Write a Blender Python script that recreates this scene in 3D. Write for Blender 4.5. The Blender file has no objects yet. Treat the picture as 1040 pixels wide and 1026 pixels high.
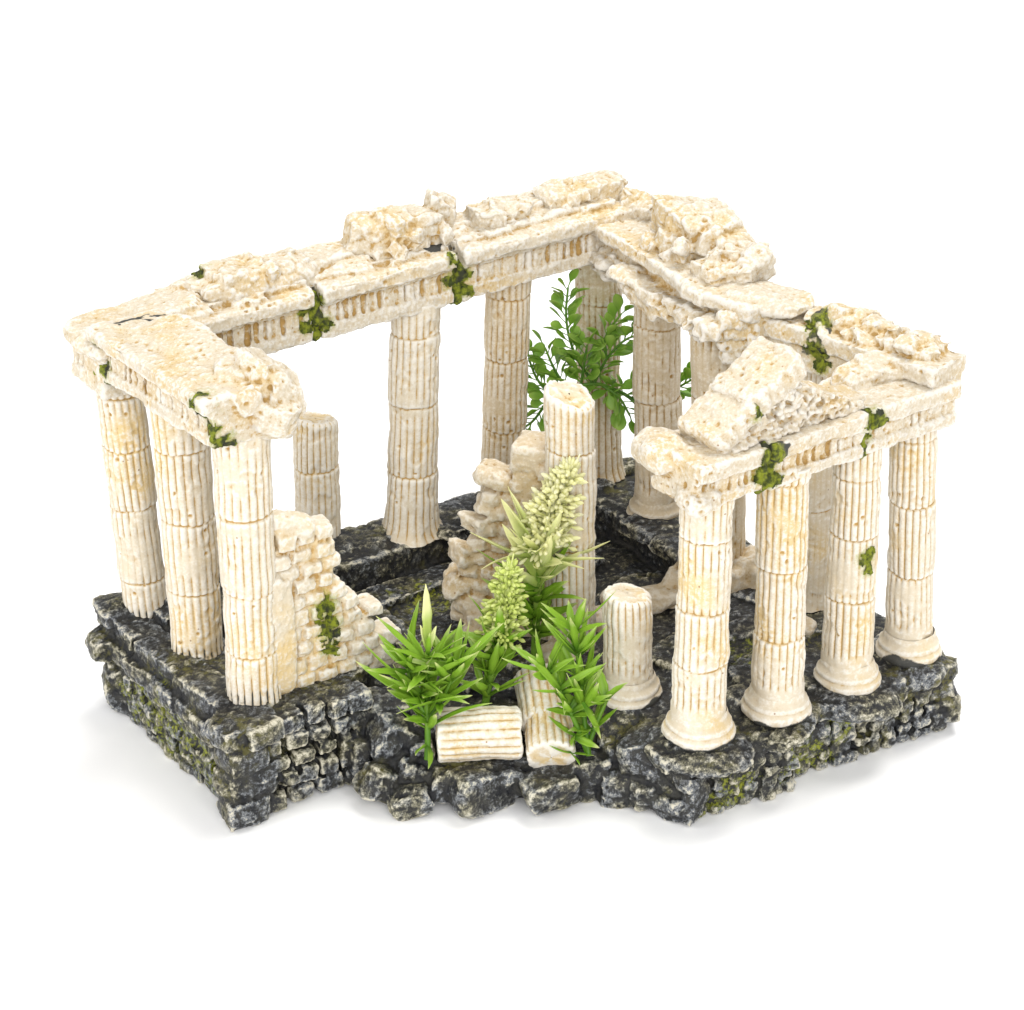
import bpy, math, random
import numpy as np
from mathutils import Vector, Matrix

# ------------------------------------------------------------------ camera, world, lamps, exposure
S = 0.01                                     # everything below is written in centimetres
sc = bpy.context.scene
PITCH, FOC, DIST = math.radians(27), 2400.0, 82.0
fw = Vector((0, math.cos(PITCH), -math.sin(PITCH)))
cam_pos = Vector((0, 0, 6)) - DIST * fw
cd = bpy.data.cameras.new('camera')
cam = bpy.data.objects.new('camera', cd)
sc.collection.objects.link(cam)
cam.location = cam_pos * S
cam.rotation_euler = (math.pi / 2 - PITCH, 0, 0)
cd.sensor_fit = 'HORIZONTAL'
cd.sensor_width = 36
cd.lens = 36 * FOC / 1040
cd.clip_start, cd.clip_end = 0.01, 100
sc.camera = cam

w = bpy.data.worlds.new('World')
sc.world = w
w.use_nodes = True
bg = w.node_tree.nodes['Background']
bg.inputs[0].default_value = (0.965, 0.98, 1.0, 1)
bg.inputs[1].default_value = 0.49


def softbox(name, loc, target, size, power, col):
    ld = bpy.data.lights.new(name, 'AREA')
    ld.shape, ld.size, ld.energy, ld.color = 'SQUARE', size * S, power, col
    o = bpy.data.objects.new(name, ld)
    o.location = Vector(loc) * S
    o.rotation_euler = (Vector(target) - Vector(loc)).to_track_quat('-Z', 'Y').to_euler()
    sc.collection.objects.link(o)


softbox('back_softbox', (70, 95, 320), (0, 0, 5), 170, 100.0, (1, 0.98, 0.95))
softbox('front_softbox', (60, -335, 190), (0, 0, 5), 330, 140.0, (1, 0.99, 0.97))
softbox('left_softbox', (-310, -130, 150), (0, 0, 5), 200, 62.0, (1, 0.985, 0.96))

vs = sc.view_settings
vs.view_transform = 'Standard'
vs.look = 'None'
vs.exposure = 0.0
vs.gamma = 1.0
vs.use_curve_mapping = False
sc.cycles.max_bounces = 8
sc.cycles.use_denoising = True


# ------------------------------------------------------------------ numpy noise
def _hash(i, j, k, seed):
    h = (i.astype(np.uint32) * np.uint32(374761393) + j.astype(np.uint32) * np.uint32(668265263)
         + k.astype(np.uint32) * np.uint32(2147483647) + np.uint32(seed * 974711 + 12345))
    h = (h ^ (h >> np.uint32(13))) * np.uint32(1274126177)
    h = (h ^ (h >> np.uint32(16))) * np.uint32(2246822519)
    return h ^ (h >> np.uint32(15))


def perlin(P, f, seed=0):
    Q = P * f + 1000.37
    I = np.floor(Q).astype(np.int64)
    t = Q - I
    u = t * t * t * (t * (t * 6 - 15) + 10)
    out = np.zeros(len(P))
    for a in (0, 1):
        wx = u[:, 0] if a else 1 - u[:, 0]
        for b in (0, 1):
            wy = u[:, 1] if b else 1 - u[:, 1]
            for c in (0, 1):
                wz = u[:, 2] if c else 1 - u[:, 2]
                h = _hash(I[:, 0] + a, I[:, 1] + b, I[:, 2] + c, seed)
                gx = (h & np.uint32(1023)).astype(float) / 511.5 - 1
                gy = ((h >> np.uint32(10)) & np.uint32(1023)).astype(float) / 511.5 - 1
                gz = ((h >> np.uint32(20)) & np.uint32(1023)).astype(float) / 511.5 - 1
                out += wx * wy * wz * (gx * (t[:, 0] - a) + gy * (t[:, 1] - b) + gz * (t[:, 2] - c))
    return out * 1.5


def fbm(P, f, octv=3, seed=0):
    o, a = np.zeros(len(P)), 1.0
    for k in range(octv):
        o += a * perlin(P, f, seed + 17 * k)
        f *= 2.03
        a *= 0.5
    return o


def worley(P, f, seed=0):
    Q = P * f + 1000.71
    I = np.floor(Q).astype(np.int64)
    d1 = np.full(len(P), 9.0)
    d2 = np.full(len(P), 9.0)
    for a in (-1, 0, 1):
        for b in (-1, 0, 1):
            for c in (-1, 0, 1):
                J = I + np.array([a, b, c])
                h = _hash(J[:, 0], J[:, 1], J[:, 2], seed)
                px = J[:, 0] + (h & np.uint32(1023)) / 1023.0
                py = J[:, 1] + ((h >> np.uint32(10)) & np.uint32(1023)) / 1023.0
                pz = J[:, 2] + ((h >> np.uint32(20)) & np.uint32(1023)) / 1023.0
                d = np.sqrt((Q[:, 0] - px) ** 2 + (Q[:, 1] - py) ** 2 + (Q[:, 2] - pz) ** 2)
                n1 = np.minimum(d1, d)
                d2 = np.minimum(d2, np.maximum(d1, d))
                d1 = n1
    return d1, d2


def sstep(a, b, x):
    t = np.clip((x - a) / (b - a), 0, 1)
    return t * t * (3 - 2 * t)


# ------------------------------------------------------------------ mesh plumbing
def raw_mesh(name, V, F):
    m = bpy.data.meshes.new(name)
    if isinstance(F, np.ndarray):
        n, k = F.shape
        m.vertices.add(len(V))
        m.vertices.foreach_set('co', np.asarray(V, np.float32).ravel())
        m.loops.add(n * k)
        m.loops.foreach_set('vertex_index', F.astype(np.int32).ravel())
        m.polygons.add(n)
        m.polygons.foreach_set('loop_start', (np.arange(n) * k).astype(np.int32))
        m.update(calc_edges=True)
        m.validate()
    else:
        m.from_pydata([tuple(v) for v in V], [], [tuple(f) for f in F])
        m.update()
    return m


def link(name, V, F, mat, parent, origin=(0, 0, 0), attrs=None, smooth=True):
    V = np.asarray(V, float)
    m = raw_mesh(name, (V - np.asarray(origin)) * S, F)
    m.materials.append(mat)
    if smooth:
        m.polygons.foreach_set('use_smooth', np.ones(len(m.polygons), bool))
    for k, a in (attrs or {}).items():
        at = m.attributes.new(k, 'FLOAT', 'POINT')
        at.data.foreach_set('value', np.asarray(a, np.float32))
    o = bpy.data.objects.new(name, m)
    sc.collection.objects.link(o)
    po = Vector((0, 0, 0))
    if parent is not None:
        o.parent = parent
        q = parent
        while q is not None:
            po += q.location
            q = q.parent
    o.location = Vector(origin) * S - po
    return o


class Soup:
    def __init__(s):
        s.v, s.f = [], []

    def add(s, V, F):
        b = len(s.v)
        s.v += [tuple(p) for p in V]
        s.f += [tuple(i + b for i in q) for q in F]

    def prism(s, poly, z0, z1, inset=0.0):
        poly = np.array(poly, float)
        a = 0.5 * np.sum(poly[:, 0] * np.roll(poly[:, 1], -1) - np.roll(poly[:, 0], -1) * poly[:, 1])
        if a < 0:
            poly = poly[::-1]
        n = len(poly)
        c = poly.mean(0)
        top = c + (poly - c) * (1 - inset)
        V = [(x, y, z0) for x, y in poly] + [(x, y, z1) for x, y in top]
        F = [tuple(range(n))[::-1], tuple(range(n, 2 * n))]
        F += [(i, (i + 1) % n, n + (i + 1) % n, n + i) for i in range(n)]
        s.add(V, F)

    def bar(s, p, q, w0, w1, z0, z1, e0=0.0, e1=0.0, dz=0.0):
        """box along p->q; w0..w1 across (left of travel positive); dz raises the far end"""
        p, q = np.array(p, float), np.array(q, float)
        d = (q - p) / np.linalg.norm(q - p)
        n = np.array([-d[1], d[0]])
        p, q = p - d * e0, q + d * e1
        c = [p + n * w0, q + n * w0, q + n * w1, p + n * w1]
        dzs = [0, dz, dz, 0]
        V = [(x, y, z0 + h) for (x, y), h in zip(c, dzs)] + [(x, y, z1 + h) for (x, y), h in zip(c, dzs)]
        s.add(V, [(3, 2, 1, 0), (4, 5, 6, 7), (0, 1, 5, 4), (1, 2, 6, 5), (2, 3, 7, 6), (3, 0, 4, 7)])

    def stone(s, c, size, rot=(0, 0, 0), rnd=0.4, jit=0.12, seed=0, n=6):
        """rounded, knobbly block"""
        rg = np.random.RandomState(seed)
        g = np.linspace(-1, 1, n + 1)
        idx, V, F = {}, [], []

        def vid(p):
            k = tuple(np.round(p, 4))
            if k not in idx:
                idx[k] = len(V)
                V.append(p)
            return idx[k]
        for ax in range(3):
            for sg in (-1, 1):
                for i in range(n):
                    for j in range(n):
                        q = []
                        for (a, b) in ((i, j), (i + 1, j), (i + 1, j + 1), (i, j + 1)):
                            p = np.zeros(3)
                            p[ax], p[(ax + 1) % 3], p[(ax + 2) % 3] = sg, g[a], g[b]
                            q.append(vid(p))
                        F.append(q if sg > 0 else q[::-1])
        V = np.array(V)
        L = np.linalg.norm(V, axis=1, keepdims=True)
        sph = V / L
        V = V * (1 - rnd) + sph * rnd * 1.15
        V += sph * (fbm(V, 0.9, 2, seed) * jit * 1.6)[:, None]
        sk = rg.uniform(-jit, jit, (3, 3))
        V = V @ (np.eye(3) + sk)
        V = V * (np.array(size) / 2)
        R = np.array(Matrix.Rotation(rot[2], 3, 'Z') @ Matrix.Rotation(rot[1], 3, 'Y') @ Matrix.Rotation(rot[0], 3, 'X'))
        s.add(V @ R.T + np.array(c), F)


def voxel(soup, size):
    m = raw_mesh('tmp', soup.v, soup.f)
    o = bpy.data.objects.new('tmp', m)
    sc.collection.objects.link(o)
    md = o.modifiers.new('r', 'REMESH')
    md.mode, md.voxel_size, md.adaptivity = 'VOXEL', size, 0
    ev = o.evaluated_get(bpy.context.evaluated_depsgraph_get())
    me = ev.to_mesh()
    V = np.zeros(len(me.vertices) * 3)
    me.vertices.foreach_get('co', V)
    ls = np.zeros(len(me.polygons), np.int32)
    me.polygons.foreach_get('loop_total', ls)
    li = np.zeros(len(me.loops), np.int32)
    me.loops.foreach_get('vertex_index', li)
    assert (ls == 4).all()
    F = li.reshape(-1, 4).copy()
    ev.to_mesh_clear()
    bpy.data.objects.remove(o)
    bpy.data.meshes.remove(m)
    return V.reshape(-1, 3), F


class Topo:
    def __init__(s, F, n):
        E = np.concatenate([F[:, [i, (i + 1) % F.shape[1]]] for i in range(F.shape[1])])
        E = np.unique(np.sort(E, 1), axis=0)
        s.a, s.b, s.n, s.F = E[:, 0], E[:, 1], n, F
        s.deg = np.maximum(np.bincount(s.a, minlength=n) + np.bincount(s.b, minlength=n), 1)

    def avg(s, X):
        if X.ndim == 1:
            return (np.bincount(s.a, X[s.b], s.n) + np.bincount(s.b, X[s.a], s.n)) / s.deg
        return np.stack([s.avg(X[:, k]) for k in range(X.shape[1])], 1)

    def smooth(s, X, it, lam=0.5):
        for _ in range(it):
            X = X + lam * (s.avg(X) - X)
        return X

    def normals(s, V):
        F = s.F
        fn = np.cross(V[F[:, 2]] - V[F[:, 0]], V[F[:, 3]] - V[F[:, 1]])
        N = np.zeros_like(V)
        for k in range(3):
            for c in range(4):
                N[:, k] += np.bincount(F[:, c], fn[:, k], s.n)
        return N / np.maximum(np.linalg.norm(N, axis=1, keepdims=True), 1e-9)


def relief(T, V, it, scale):
    """how far each point stands proud of its surroundings: where dry-brushed paint catches and a wash settles"""
    W = T.smooth(V, it, 0.6)
    d = np.sum((V - W) * T.normals(V), 1)
    return np.clip(0.5 + d / scale, 0, 1)


def blobs(V, pts, seed, rough=1.6):
    m = np.zeros(len(V))
    if not pts:
        return m
    nz = fbm(V, rough, 4, seed)
    for (x, y, z, r) in pts:
        d = np.linalg.norm(V - np.array([x, y, z]), axis=1)
        m = np.maximum(m, sstep(0.0, 0.35, 1 - d / r + nz * 0.55))
    return m


def near(V, pts):
    m = np.zeros(len(V))
    for (x, y, z, r) in pts:
        m = np.maximum(m, 1 - np.linalg.norm(V - np.array([x, y, z]), axis=1) / (1.5 * r))
    return m


def cast(name, soup, vox, mat, parent, disp, smooth=2, rscale=0.1, rit=8, moss=(), grime=(), crack=(), seed=0, origin=(0, 0, 0), fn=None, label=None, chip=0.24):
    """fuse the pieces like one resin casting, erode the skin, brush the relief"""
    V, F = voxel(soup, vox)
    T = Topo(F, len(V))
    V = T.smooth(V, smooth)
    N = T.normals(V)
    d = np.zeros(len(V))
    edge = np.clip(relief(T, V, 7, 0.16) - 0.5, 0, 0.5) * 2              # corners and arrises chip first
    d -= chip * edge * (0.35 + 1.1 * fbm(V, 1.5, 3, seed + 400) + 0.5 * perlin(V, 5.0, seed + 401)).clip(0, 1.6)
    for k, (kind, f, a) in enumerate(disp):
        if kind == 'n':
            d += a * fbm(V, f, 3, seed + 31 * k)
        elif kind == 'r':
            d += a * (0.5 - 2 * np.abs(perlin(V, f, seed + 31 * k)))
        elif kind == 'p':                                          # small pits
            d1, _ = worley(V, f, seed + 31 * k)
            d -= a * sstep(0.30, 0.14, d1) * sstep(-0.05, 0.25, perlin(V, 0.7, seed + 900 + k))
        elif kind == 'c':                                          # cracks between cells
            d1, d2 = worley(V + 0.25 * np.stack([perlin(V, 1.1, 5), perlin(V, 1.1, 6), perlin(V, 1.1, 7)], 1), f, seed + 31 * k)
            d -= a * sstep(0.16, 0.0, d2 - d1)
    V = V + N * d[:, None]
    if fn:
        V = fn(V)
    V = T.smooth(V, 1, 0.25)
    R = relief(T, V, rit, rscale)
    R2 = relief(T, V, 4, rscale * 0.33)
    g = blobs(V, grime, seed + 5)
    for ln in crack:                                               # thin black painted cracks
        ln = np.array(ln, float)
        for a_, b_ in zip(ln[:-1], ln[1:]):
            ab = b_ - a_
            t_ = np.clip(((V - a_) @ ab) / (ab @ ab), 0, 1)
            dist = np.linalg.norm((V - a_ - t_[:, None] * ab) * np.array([1, 1, 0.25]), axis=1) + 0.05 * perlin(V, 3.0, 9)
            g = np.maximum(g, 1.3 * sstep(0.10, 0.035, dist))
    o = link(name, V, F, mat, parent, origin, {'relief': R, 'ridge': R2, 'grime': g, 'stain': near(V, moss)})
    if label:
        o['label'] = label
    if moss:
        moss_patch(V, F, T, moss, o, seed)
    return o


def moss_patch(V, F, T, pts, parent, seed):
    mk = blobs(V, [(a_, b_, c_, r_ * 0.85) for a_, b_, c_, r_ in pts], seed + 77, 3.6)
    keep = (mk[F] > 0.45).all(1)
    if keep.sum() < 20:
        return
    N = T.normals(V)
    h = 0.015 + 0.055 * np.clip(fbm(V, 5.5, 3, seed + 3) + 0.25, 0, 1) + 0.012 * perlin(V, 14, seed)
    W = V + N * (h * sstep(0.4, 0.8, mk) + 0.004)[:, None]
    Fk = F[keep]
    lab = np.arange(len(V))
    while True:                                                    # connected patches
        m_ = lab[Fk].min(1)
        new = lab.copy()
        for c in range(4):
            np.minimum.at(new, Fk[:, c], m_)
        new = new[new]
        if (new == lab).all():
            break
        lab = new
    for c in np.unique(lab[Fk[:, 0]]):
        Fc = Fk[lab[Fk[:, 0]] == c]
        if len(Fc) < 60:
            continue
        used = np.unique(Fc)
        rm = -np.ones(len(V), int)
        rm[used] = np.arange(len(used))
        link('moss', W[used], rm[Fc], M['moss'], parent, attrs={'tip': np.clip(h[used] * 14, 0, 1)})


# ------------------------------------------------------------------ materials
M = {}


def nt(name):
    m = bpy.data.materials.new(name)
    m.use_nodes = True
    t = m.node_tree
    return m, t, t.nodes['Principled BSDF'], t.nodes['Material Output']


class NB:
    def __init__(s, t):
        s.t = t
        g = t.nodes.new('ShaderNodeNewGeometry')
        v = t.nodes.new('ShaderNodeVectorMath')
        v.operation = 'SCALE'
        t.links.new(g.outputs['Position'], v.inputs[0])
        v.inputs['Scale'].default_value = 1 / S
        s.pos = v.outputs[0]

    def noise(s, f, det=3, rough=0.55):
        n = s.t.nodes.new('ShaderNodeTexNoise')
        n.inputs['Scale'].default_value = f
        n.inputs['Detail'].default_value = det
        n.inputs['Roughness'].default_value = rough
        s.t.links.new(s.pos, n.inputs['Vector'])
        return n.outputs['Fac']

    def attr(s, name):
        n = s.t.nodes.new('ShaderNodeAttribute')
        n.attribute_name = name
        return n.outputs['Fac']

    def math(s, op, a, b=0.0, c=None):
        n = s.t.nodes.new('ShaderNodeMath')
        n.operation = op
        for i, x in enumerate((a, b) if c is None else (a, b, c)):
            if isinstance(x, (int, float)):
                n.inputs[i].default_value = x
            else:
                s.t.links.new(x, n.inputs[i])
        return n.outputs[0]

    def ramp(s, x, a, b):
        n = s.t.nodes.new('ShaderNodeMapRange')
        n.interpolation_type = 'SMOOTHSTEP'
        n.inputs['From Min'].default_value = a
        n.inputs['From Max'].default_value = b
        s.t.links.new(x, n.inputs['Value'])
        return n.outputs[0]

    def mix(s, f, a, b):
        n = s.t.nodes.new('ShaderNodeMix')
        n.data_type = 'RGBA'
        for i, x in ((0, f), (6, a), (7, b)):
            if isinstance(x, (int, float)):
                n.inputs[i].default_value = x
            elif isinstance(x, tuple):
                n.inputs[i].default_value = (*x, 1)
            else:
                s.t.links.new(x, n.inputs[i])
        return n.outputs[2]

    def bump(s, h, dist, strength, bsdf):
        n = s.t.nodes.new('ShaderNodeBump')
        n.inputs['Distance'].default_value = dist * S
        n.inputs['Strength'].default_value = strength
        s.t.links.new(h, n.inputs['Height'])
        s.t.links.new(n.outputs[0], bsdf.inputs['Normal'])


def make_cream(name, base, warm, wash, white, grain=0.5, rough_bump=0.4):
    m, t, b, _ = nt(name)
    n = NB(t)
    rel = n.attr('relief')
    big = n.noise(0.42, 3)
    mid = n.noise(2.6, 4)
    fine = n.noise(13, 4, 0.65)
    col = n.mix(n.ramp(big, 0.46, 0.66), base, warm)
    # ochre wash left in the hollows, broken up by the grain
    k = n.math('ADD', rel, n.math('MULTIPLY_ADD', fine, grain, -grain / 2))
    k = n.math('ADD', k, n.math('MULTIPLY_ADD', mid, 0.24, -0.12))
    col = n.mix(n.ramp(k, 0.46, 0.14), col, wash)
    col = n.mix(n.ramp(k, 0.48, 0.72), col, white)
    # scattered brown specks
    vn = t.nodes.new('ShaderNodeTexVoronoi')
    vn.inputs['Scale'].default_value = 2.7
    vn.inputs['Randomness'].default_value = 1.0
    t.links.new(n.pos, vn.inputs['Vector'])
    spk = n.math('MULTIPLY', n.ramp(vn.outputs['Distance'], 0.12, 0.05), n.ramp(n.noise(0.9, 2), 0.52, 0.60))
    col = n.mix(n.math('MULTIPLY', spk, 0.8), col, (0.22, 0.11, 0.035))
    gst = n.math('MULTIPLY', n.ramp(n.noise(1.7, 5, 0.7), 0.60, 0.74), 0.5)
    col = n.mix(gst, col, (0.50, 0.49, 0.47))
    g = n.attr('grime')
    gk = n.math('ADD', g, n.math('MULTIPLY_ADD', fine, 0.6, -0.3))
    col = n.mix(n.ramp(gk, 0.45, 0.85), col, (0.055, 0.055, 0.05))
    st = n.math('ADD', n.attr('stain'), n.math('MULTIPLY_ADD', n.noise(5, 5, 0.7), 1.2, -0.6))
    col = n.mix(n.math('MULTIPLY', n.ramp(st, 0.25, 0.85), 0.8), col, (0.30, 0.32, 0.035))
    t.links.new(col, b.inputs['Base Color'])
    b.inputs['Roughness'].default_value = 0.72
    b.inputs['Specular IOR Level'].default_value = 0.3
    h = n.math('ADD', n.noise(16, 5, 0.7), n.math('MULTIPLY', n.noise(42, 3), 0.5))
    n.bump(h, 0.03, rough_bump, b)
    return m


M['cream'] = make_cream('cream_resin', (0.61, 0.535, 0.41), (0.62, 0.475, 0.25), (0.42, 0.26, 0.085), (0.71, 0.67, 0.595))
M['beam'] = make_cream('cream_rough_resin', (0.60, 0.525, 0.40), (0.61, 0.475, 0.27), (0.42, 0.265, 0.09), (0.71, 0.67, 0.60), 0.85, 1.0)
M['buff'] = make_cream('buff_resin', (0.56, 0.465, 0.325), (0.53, 0.41, 0.24), (0.34, 0.20, 0.06), (0.67, 0.61, 0.51), 0.6, 0.6)

m, t, b, _ = nt('black_rock')
n = NB(t)
rel = n.attr('relief')
fine, mid, big = n.noise(16, 5, 0.72), n.noise(3.2, 4), n.noise(0.45, 3)
sep = t.nodes.new('ShaderNodeSeparateXYZ')
t.links.new(n.pos, sep.inputs[0])
dark = n.mix(n.ramp(mid, 0.3, 0.7), (0.006, 0.007, 0.010), (0.032, 0.031, 0.026))
k = n.math('ADD', rel, n.math('MULTIPLY_ADD', fine, 0.8, -0.4))
k = n.math('ADD', k, n.math('MULTIPLY_ADD', n.attr('ridge'), 0.55, -0.275))
k = n.math('ADD', k, n.math('MULTIPLY_ADD', n.noise(26, 3, 0.6), 0.5, -0.25))
k = n.math('ADD', k, n.math('MULTIPLY_ADD', mid, 0.25, -0.125))
olive = n.math('MULTIPLY', n.ramp(big, 0.50, 0.64), n.ramp(n.noise(3.5, 5, 0.7), 0.46, 0.60))
dark = n.mix(n.math('MULTIPLY', olive, 0.85), dark, (0.115, 0.105, 0.022))
moss = n.math('MULTIPLY', n.attr('grime'), n.ramp(n.noise(5.5, 5, 0.7), 0.46, 0.62))
dark = n.mix(moss, dark, (0.24, 0.26, 0.02))
col = n.mix(n.math('MULTIPLY', n.ramp(k, 0.48, 0.77), 0.92), dark, n.mix(n.ramp(n.noise(0.9, 3), 0.42, 0.58), (0.20, 0.215, 0.235), (0.23, 0.215, 0.145)))
col = n.mix(n.math('MULTIPLY', n.ramp(k, 0.69, 0.93), 0.92), col, (0.62, 0.58, 0.46))
t.links.new(col, b.inputs['Base Color'])
b.inputs['Roughness'].default_value = 0.42
b.inputs['Specular IOR Level'].default_value = 0.4
h = n.math('ADD', n.noise(9, 5, 0.7), n.math('MULTIPLY', n.noise(30, 3), 0.5))
n.bump(h, 0.07, 0.7, b)
M['rock'] = m

m, t, b, _ = nt('moss_flock')
n = NB(t)
c = n.mix(n.ramp(n.noise(5, 4), 0.35, 0.65), (0.06, 0.08, 0.01), (0.36, 0.41, 0.025))
c = n.mix(n.ramp(n.noise(1.6, 3), 0.52, 0.66), c, (0.05, 0.055, 0.03))
t.links.new(c, b.inputs['Base Color'])
b.inputs['Roughness'].default_value = 0.95
n.bump(n.noise(30, 4, 0.7), 0.12, 1.0, b)
M['moss'] = m


def make_leaf(name, root, body, tipc, t0, t1):
    m, t, b, out = nt(name)
    n = NB(t)
    tip = n.math('ADD', n.attr('tip'), n.math('MULTIPLY_ADD', n.noise(1.3, 2), 0.5, -0.25))
    c = n.mix(n.ramp(tip, 0.0, 0.45), root, body)
    c = n.mix(n.ramp(tip, t0, t1), c, tipc)
    t.links.new(c, b.inputs['Base Color'])
    b.inputs['Roughness'].default_value = 0.38
    b.inputs['Specular IOR Level'].default_value = 0.45
    tr = t.nodes.new('ShaderNodeBsdfTranslucent')
    t.links.new(c, tr.inputs['Color'])
    mx = t.nodes.new('ShaderNodeMixShader')
    mx.inputs[0].default_value = 0.45
    t.links.new(b.outputs[0], mx.inputs[1])
    t.links.new(tr.outputs[0], mx.inputs[2])
    t.links.new(mx.outputs[0], out.inputs['Surface'])
    return m


M['leaf'] = make_leaf('leaf_plastic', (0.12, 0.29, 0.02), (0.33, 0.55, 0.05), (0.80, 0.80, 0.42), 0.72, 1.1)
M['pale_leaf'] = make_leaf('pale_leaf_plastic', (0.20, 0.40, 0.04), (0.56, 0.68, 0.17), (0.90, 0.90, 0.54), 0.40, 0.9)
M['flower'] = make_leaf('flower_plastic', (0.82, 0.84, 0.36), (0.93, 0.92, 0.58), (0.95, 0.94, 0.72), 0.6, 1.0)
M['green_flower'] = make_leaf('green_flower_plastic', (0.52, 0.68, 0.12), (0.72, 0.80, 0.26), (0.82, 0.86, 0.42), 0.6, 1.0)
M['round_leaf'] = make_leaf('round_leaf_plastic', (0.10, 0.25, 0.03), (0.26, 0.48, 0.06), (0.46, 0.65, 0.14), 0.65, 1.1)

m, t, b, _ = nt('white_sweep')
b.inputs['Base Color'].default_value = (0.92, 0.92, 0.925, 1)
b.inputs['Roughness'].default_value = 0.9
b.inputs['Specular IOR Level'].default_value = 0.1
M['white'] = m

# ------------------------------------------------------------------ setting: a plain white studio sweep
a = np.linspace(0, 2 * np.pi, 64, endpoint=False)
g = link('ground', np.stack([np.cos(a) * 900, np.sin(a) * 900, np.zeros(64)], 1), [tuple(range(64))], M['white'], None, smooth=False)
g['kind'] = 'structure'

# ------------------------------------------------------------------ the ornament
root = bpy.data.objects.new('aquarium_ornament', None)
sc.collection.objects.link(root)
root.empty_display_size = 0.05
root['label'] = 'cream ruined temple ornament with broken columns on a black stone base'
root['category'] = 'aquarium ornament'

rnd = random.Random(4)
# ---- base
B = Soup()
FLOOR = [(-13.55, -3.3), (-8.5, -10.0), (-5.1, -7.7), (-3.9, -6.6), (3.2, -6.4), (5.0, -9.4), (5.5, -10.2), (6.8, -9.85), (8.5, -8.8),
         (9.0, -8.1), (10.1, -7.15), (11.9, -6.4), (14.2, -4.9), (14.5, -3.9), (13.6, -2.4), (11.2, 0.6), (8.5, 1.9), (5.7, 6.0), (3.6, 8.2), (-12.9, -2.0)]
B.prism(FLOOR, 0, 2.55)
B.prism([(-4.6, -8.2), (-3.9, -9.2), (3.4, -9.2), (4.9, -8.6), (4.6, -5.5), (-4.4, -5.5)], 0, 1.45)
B.prism([(-4.6, -7.6), (3.6, -7.2), (4.4, -5.5), (-4.4, -5.5)], 0, 2.25)
# raised ledges
B.prism([(-13.6, -3.0), (-8.6, -10.05), (-5.4, -7.8), (-4.6, -6.2), (-6.9, -7.5), (-9.4, -5.0), (-11.6, -2.0)], 0, 3.45)
B.prism([(-13.3, -2.2), (-11.6, -4.2), (-3.4, 1.2), (-0.2, 3.6), (3.6, 6.0), (3.5, 8.6), (2.6, 8.0), (-0.9, 5.7), (-4.4, 3.4)], 0, 3.85)
B.prism([(2.2, 5.6), (4.4, 3.2), (6.1, -0.2), (8.5, 0.4), (8.6, 1.6), (5.9, 5.6), (5.1, 7.0), (3.6, 8.5)], 0, 3.65)
B.prism([(6.0, 0.2), (9.4, -2.0), (11.6, 0.0), (8.4, 1.9)], 0, 2.95)
# inner step in the court
B.bar((-6.5, -1.8), (-1.2, 1.9), -0.9, 0.4, 0, 2.95)
B.bar((1.2, 2.5), (3.0, 1.4), -0.9, 0.5, 0, 3.0)


def courses(p, q, z0, rows, bw, out, sd, jit=0.14, depth=0.9, lean=0.0, fit=0.88):
    """rows of rough masonry blocks along p->q (outside = right of travel)"""
    r = random.Random(sd)
    p, q = np.array(p, float), np.array(q, float)
    L = np.linalg.norm(q - p)
    d = (q - p) / L
    n = np.array([d[1], -d[0]])
    ang = math.atan2(d[1], d[0])
    z = z0
    for k, h in enumerate(rows):
        s_ = -r.uniform(0, 0.4) * bw
        while s_ < L:
            w_ = bw * r.uniform(0.75, 1.3)
            mid_ = min(max(s_ + w_ / 2, 0.25), L - 0.2)
            o_ = out + 0.12 + r.uniform(-0.09, 0.09) - lean * k
            c = p + d * mid_ + n * (o_ - depth / 2)
            B.stone((c[0], c[1], z + h / 2), (w_ * fit, depth, h * fit), (r.uniform(-.05, .05), r.uniform(-.05, .05), ang + r.uniform(-.08, .08)),
                    0.20, jit * 0.45, r.randrange(9999), 6)
            s_ += w_
        z += h


PL = [(-13.9, -3.3), (-8.6, -10.5), (-4.8, -8.0)]
courses(PL[0], PL[1], 0.0, (0.50, 0.48, 0.48, 0.46, 0.46), 0.62, -0.02, 1, 0.2)
courses(PL[0], PL[1], 2.25, (0.7,), 1.1, 0.22, 2, 0.10, 1.0, 0.0, 0.98)
courses(PL[0], PL[1], 2.85, (0.75,), 2.2, -0.08, 3, 0.06, 1.3, 0.0, 1.02)
courses(PL[1], PL[2], 0.0, (0.74, 0.72, 0.60, 0.66, 0.80), 0.86, 0.12, 4, 0.14, 0.9, 0.0, 0.83)
B.stone((-8.55, -10.2, 0.48), (1.6, 1.4, 1.0), (0, 0, 0.55), 0.3, 0.10, 5)
B.stone((-8.5, -10.1, 1.38), (1.6, 1.35, 0.95), (0, 0.05, 0.6), 0.3, 0.10, 6)
B.stone((-8.55, -10.05, 2.3), (1.6, 1.4, 1.0), (0, 0, 0.6), 0.3, 0.10, 7)
B.stone((-8.5, -9.8, 3.2), (2.1, 1.8, 0.75), (0, 0, 0.58), 0.45, 0.10, 8)
B.stone((-13.9, -3.7, 2.5), (1.2, 1.6, 1.1), (0, 0, 0.2), 0.45, 0.2, 9)
B.stone((-13.35, -3.7, 0.9), (1.0, 1.3, 1.9), (0, 0, 0.2), 0.45, 0.2, 10)
B.stone((-13.4, -2.9, 3.3), (1.6, 1.8, 0.8), (0, 0, 0.4), 0.45, 0.15, 11)
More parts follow.
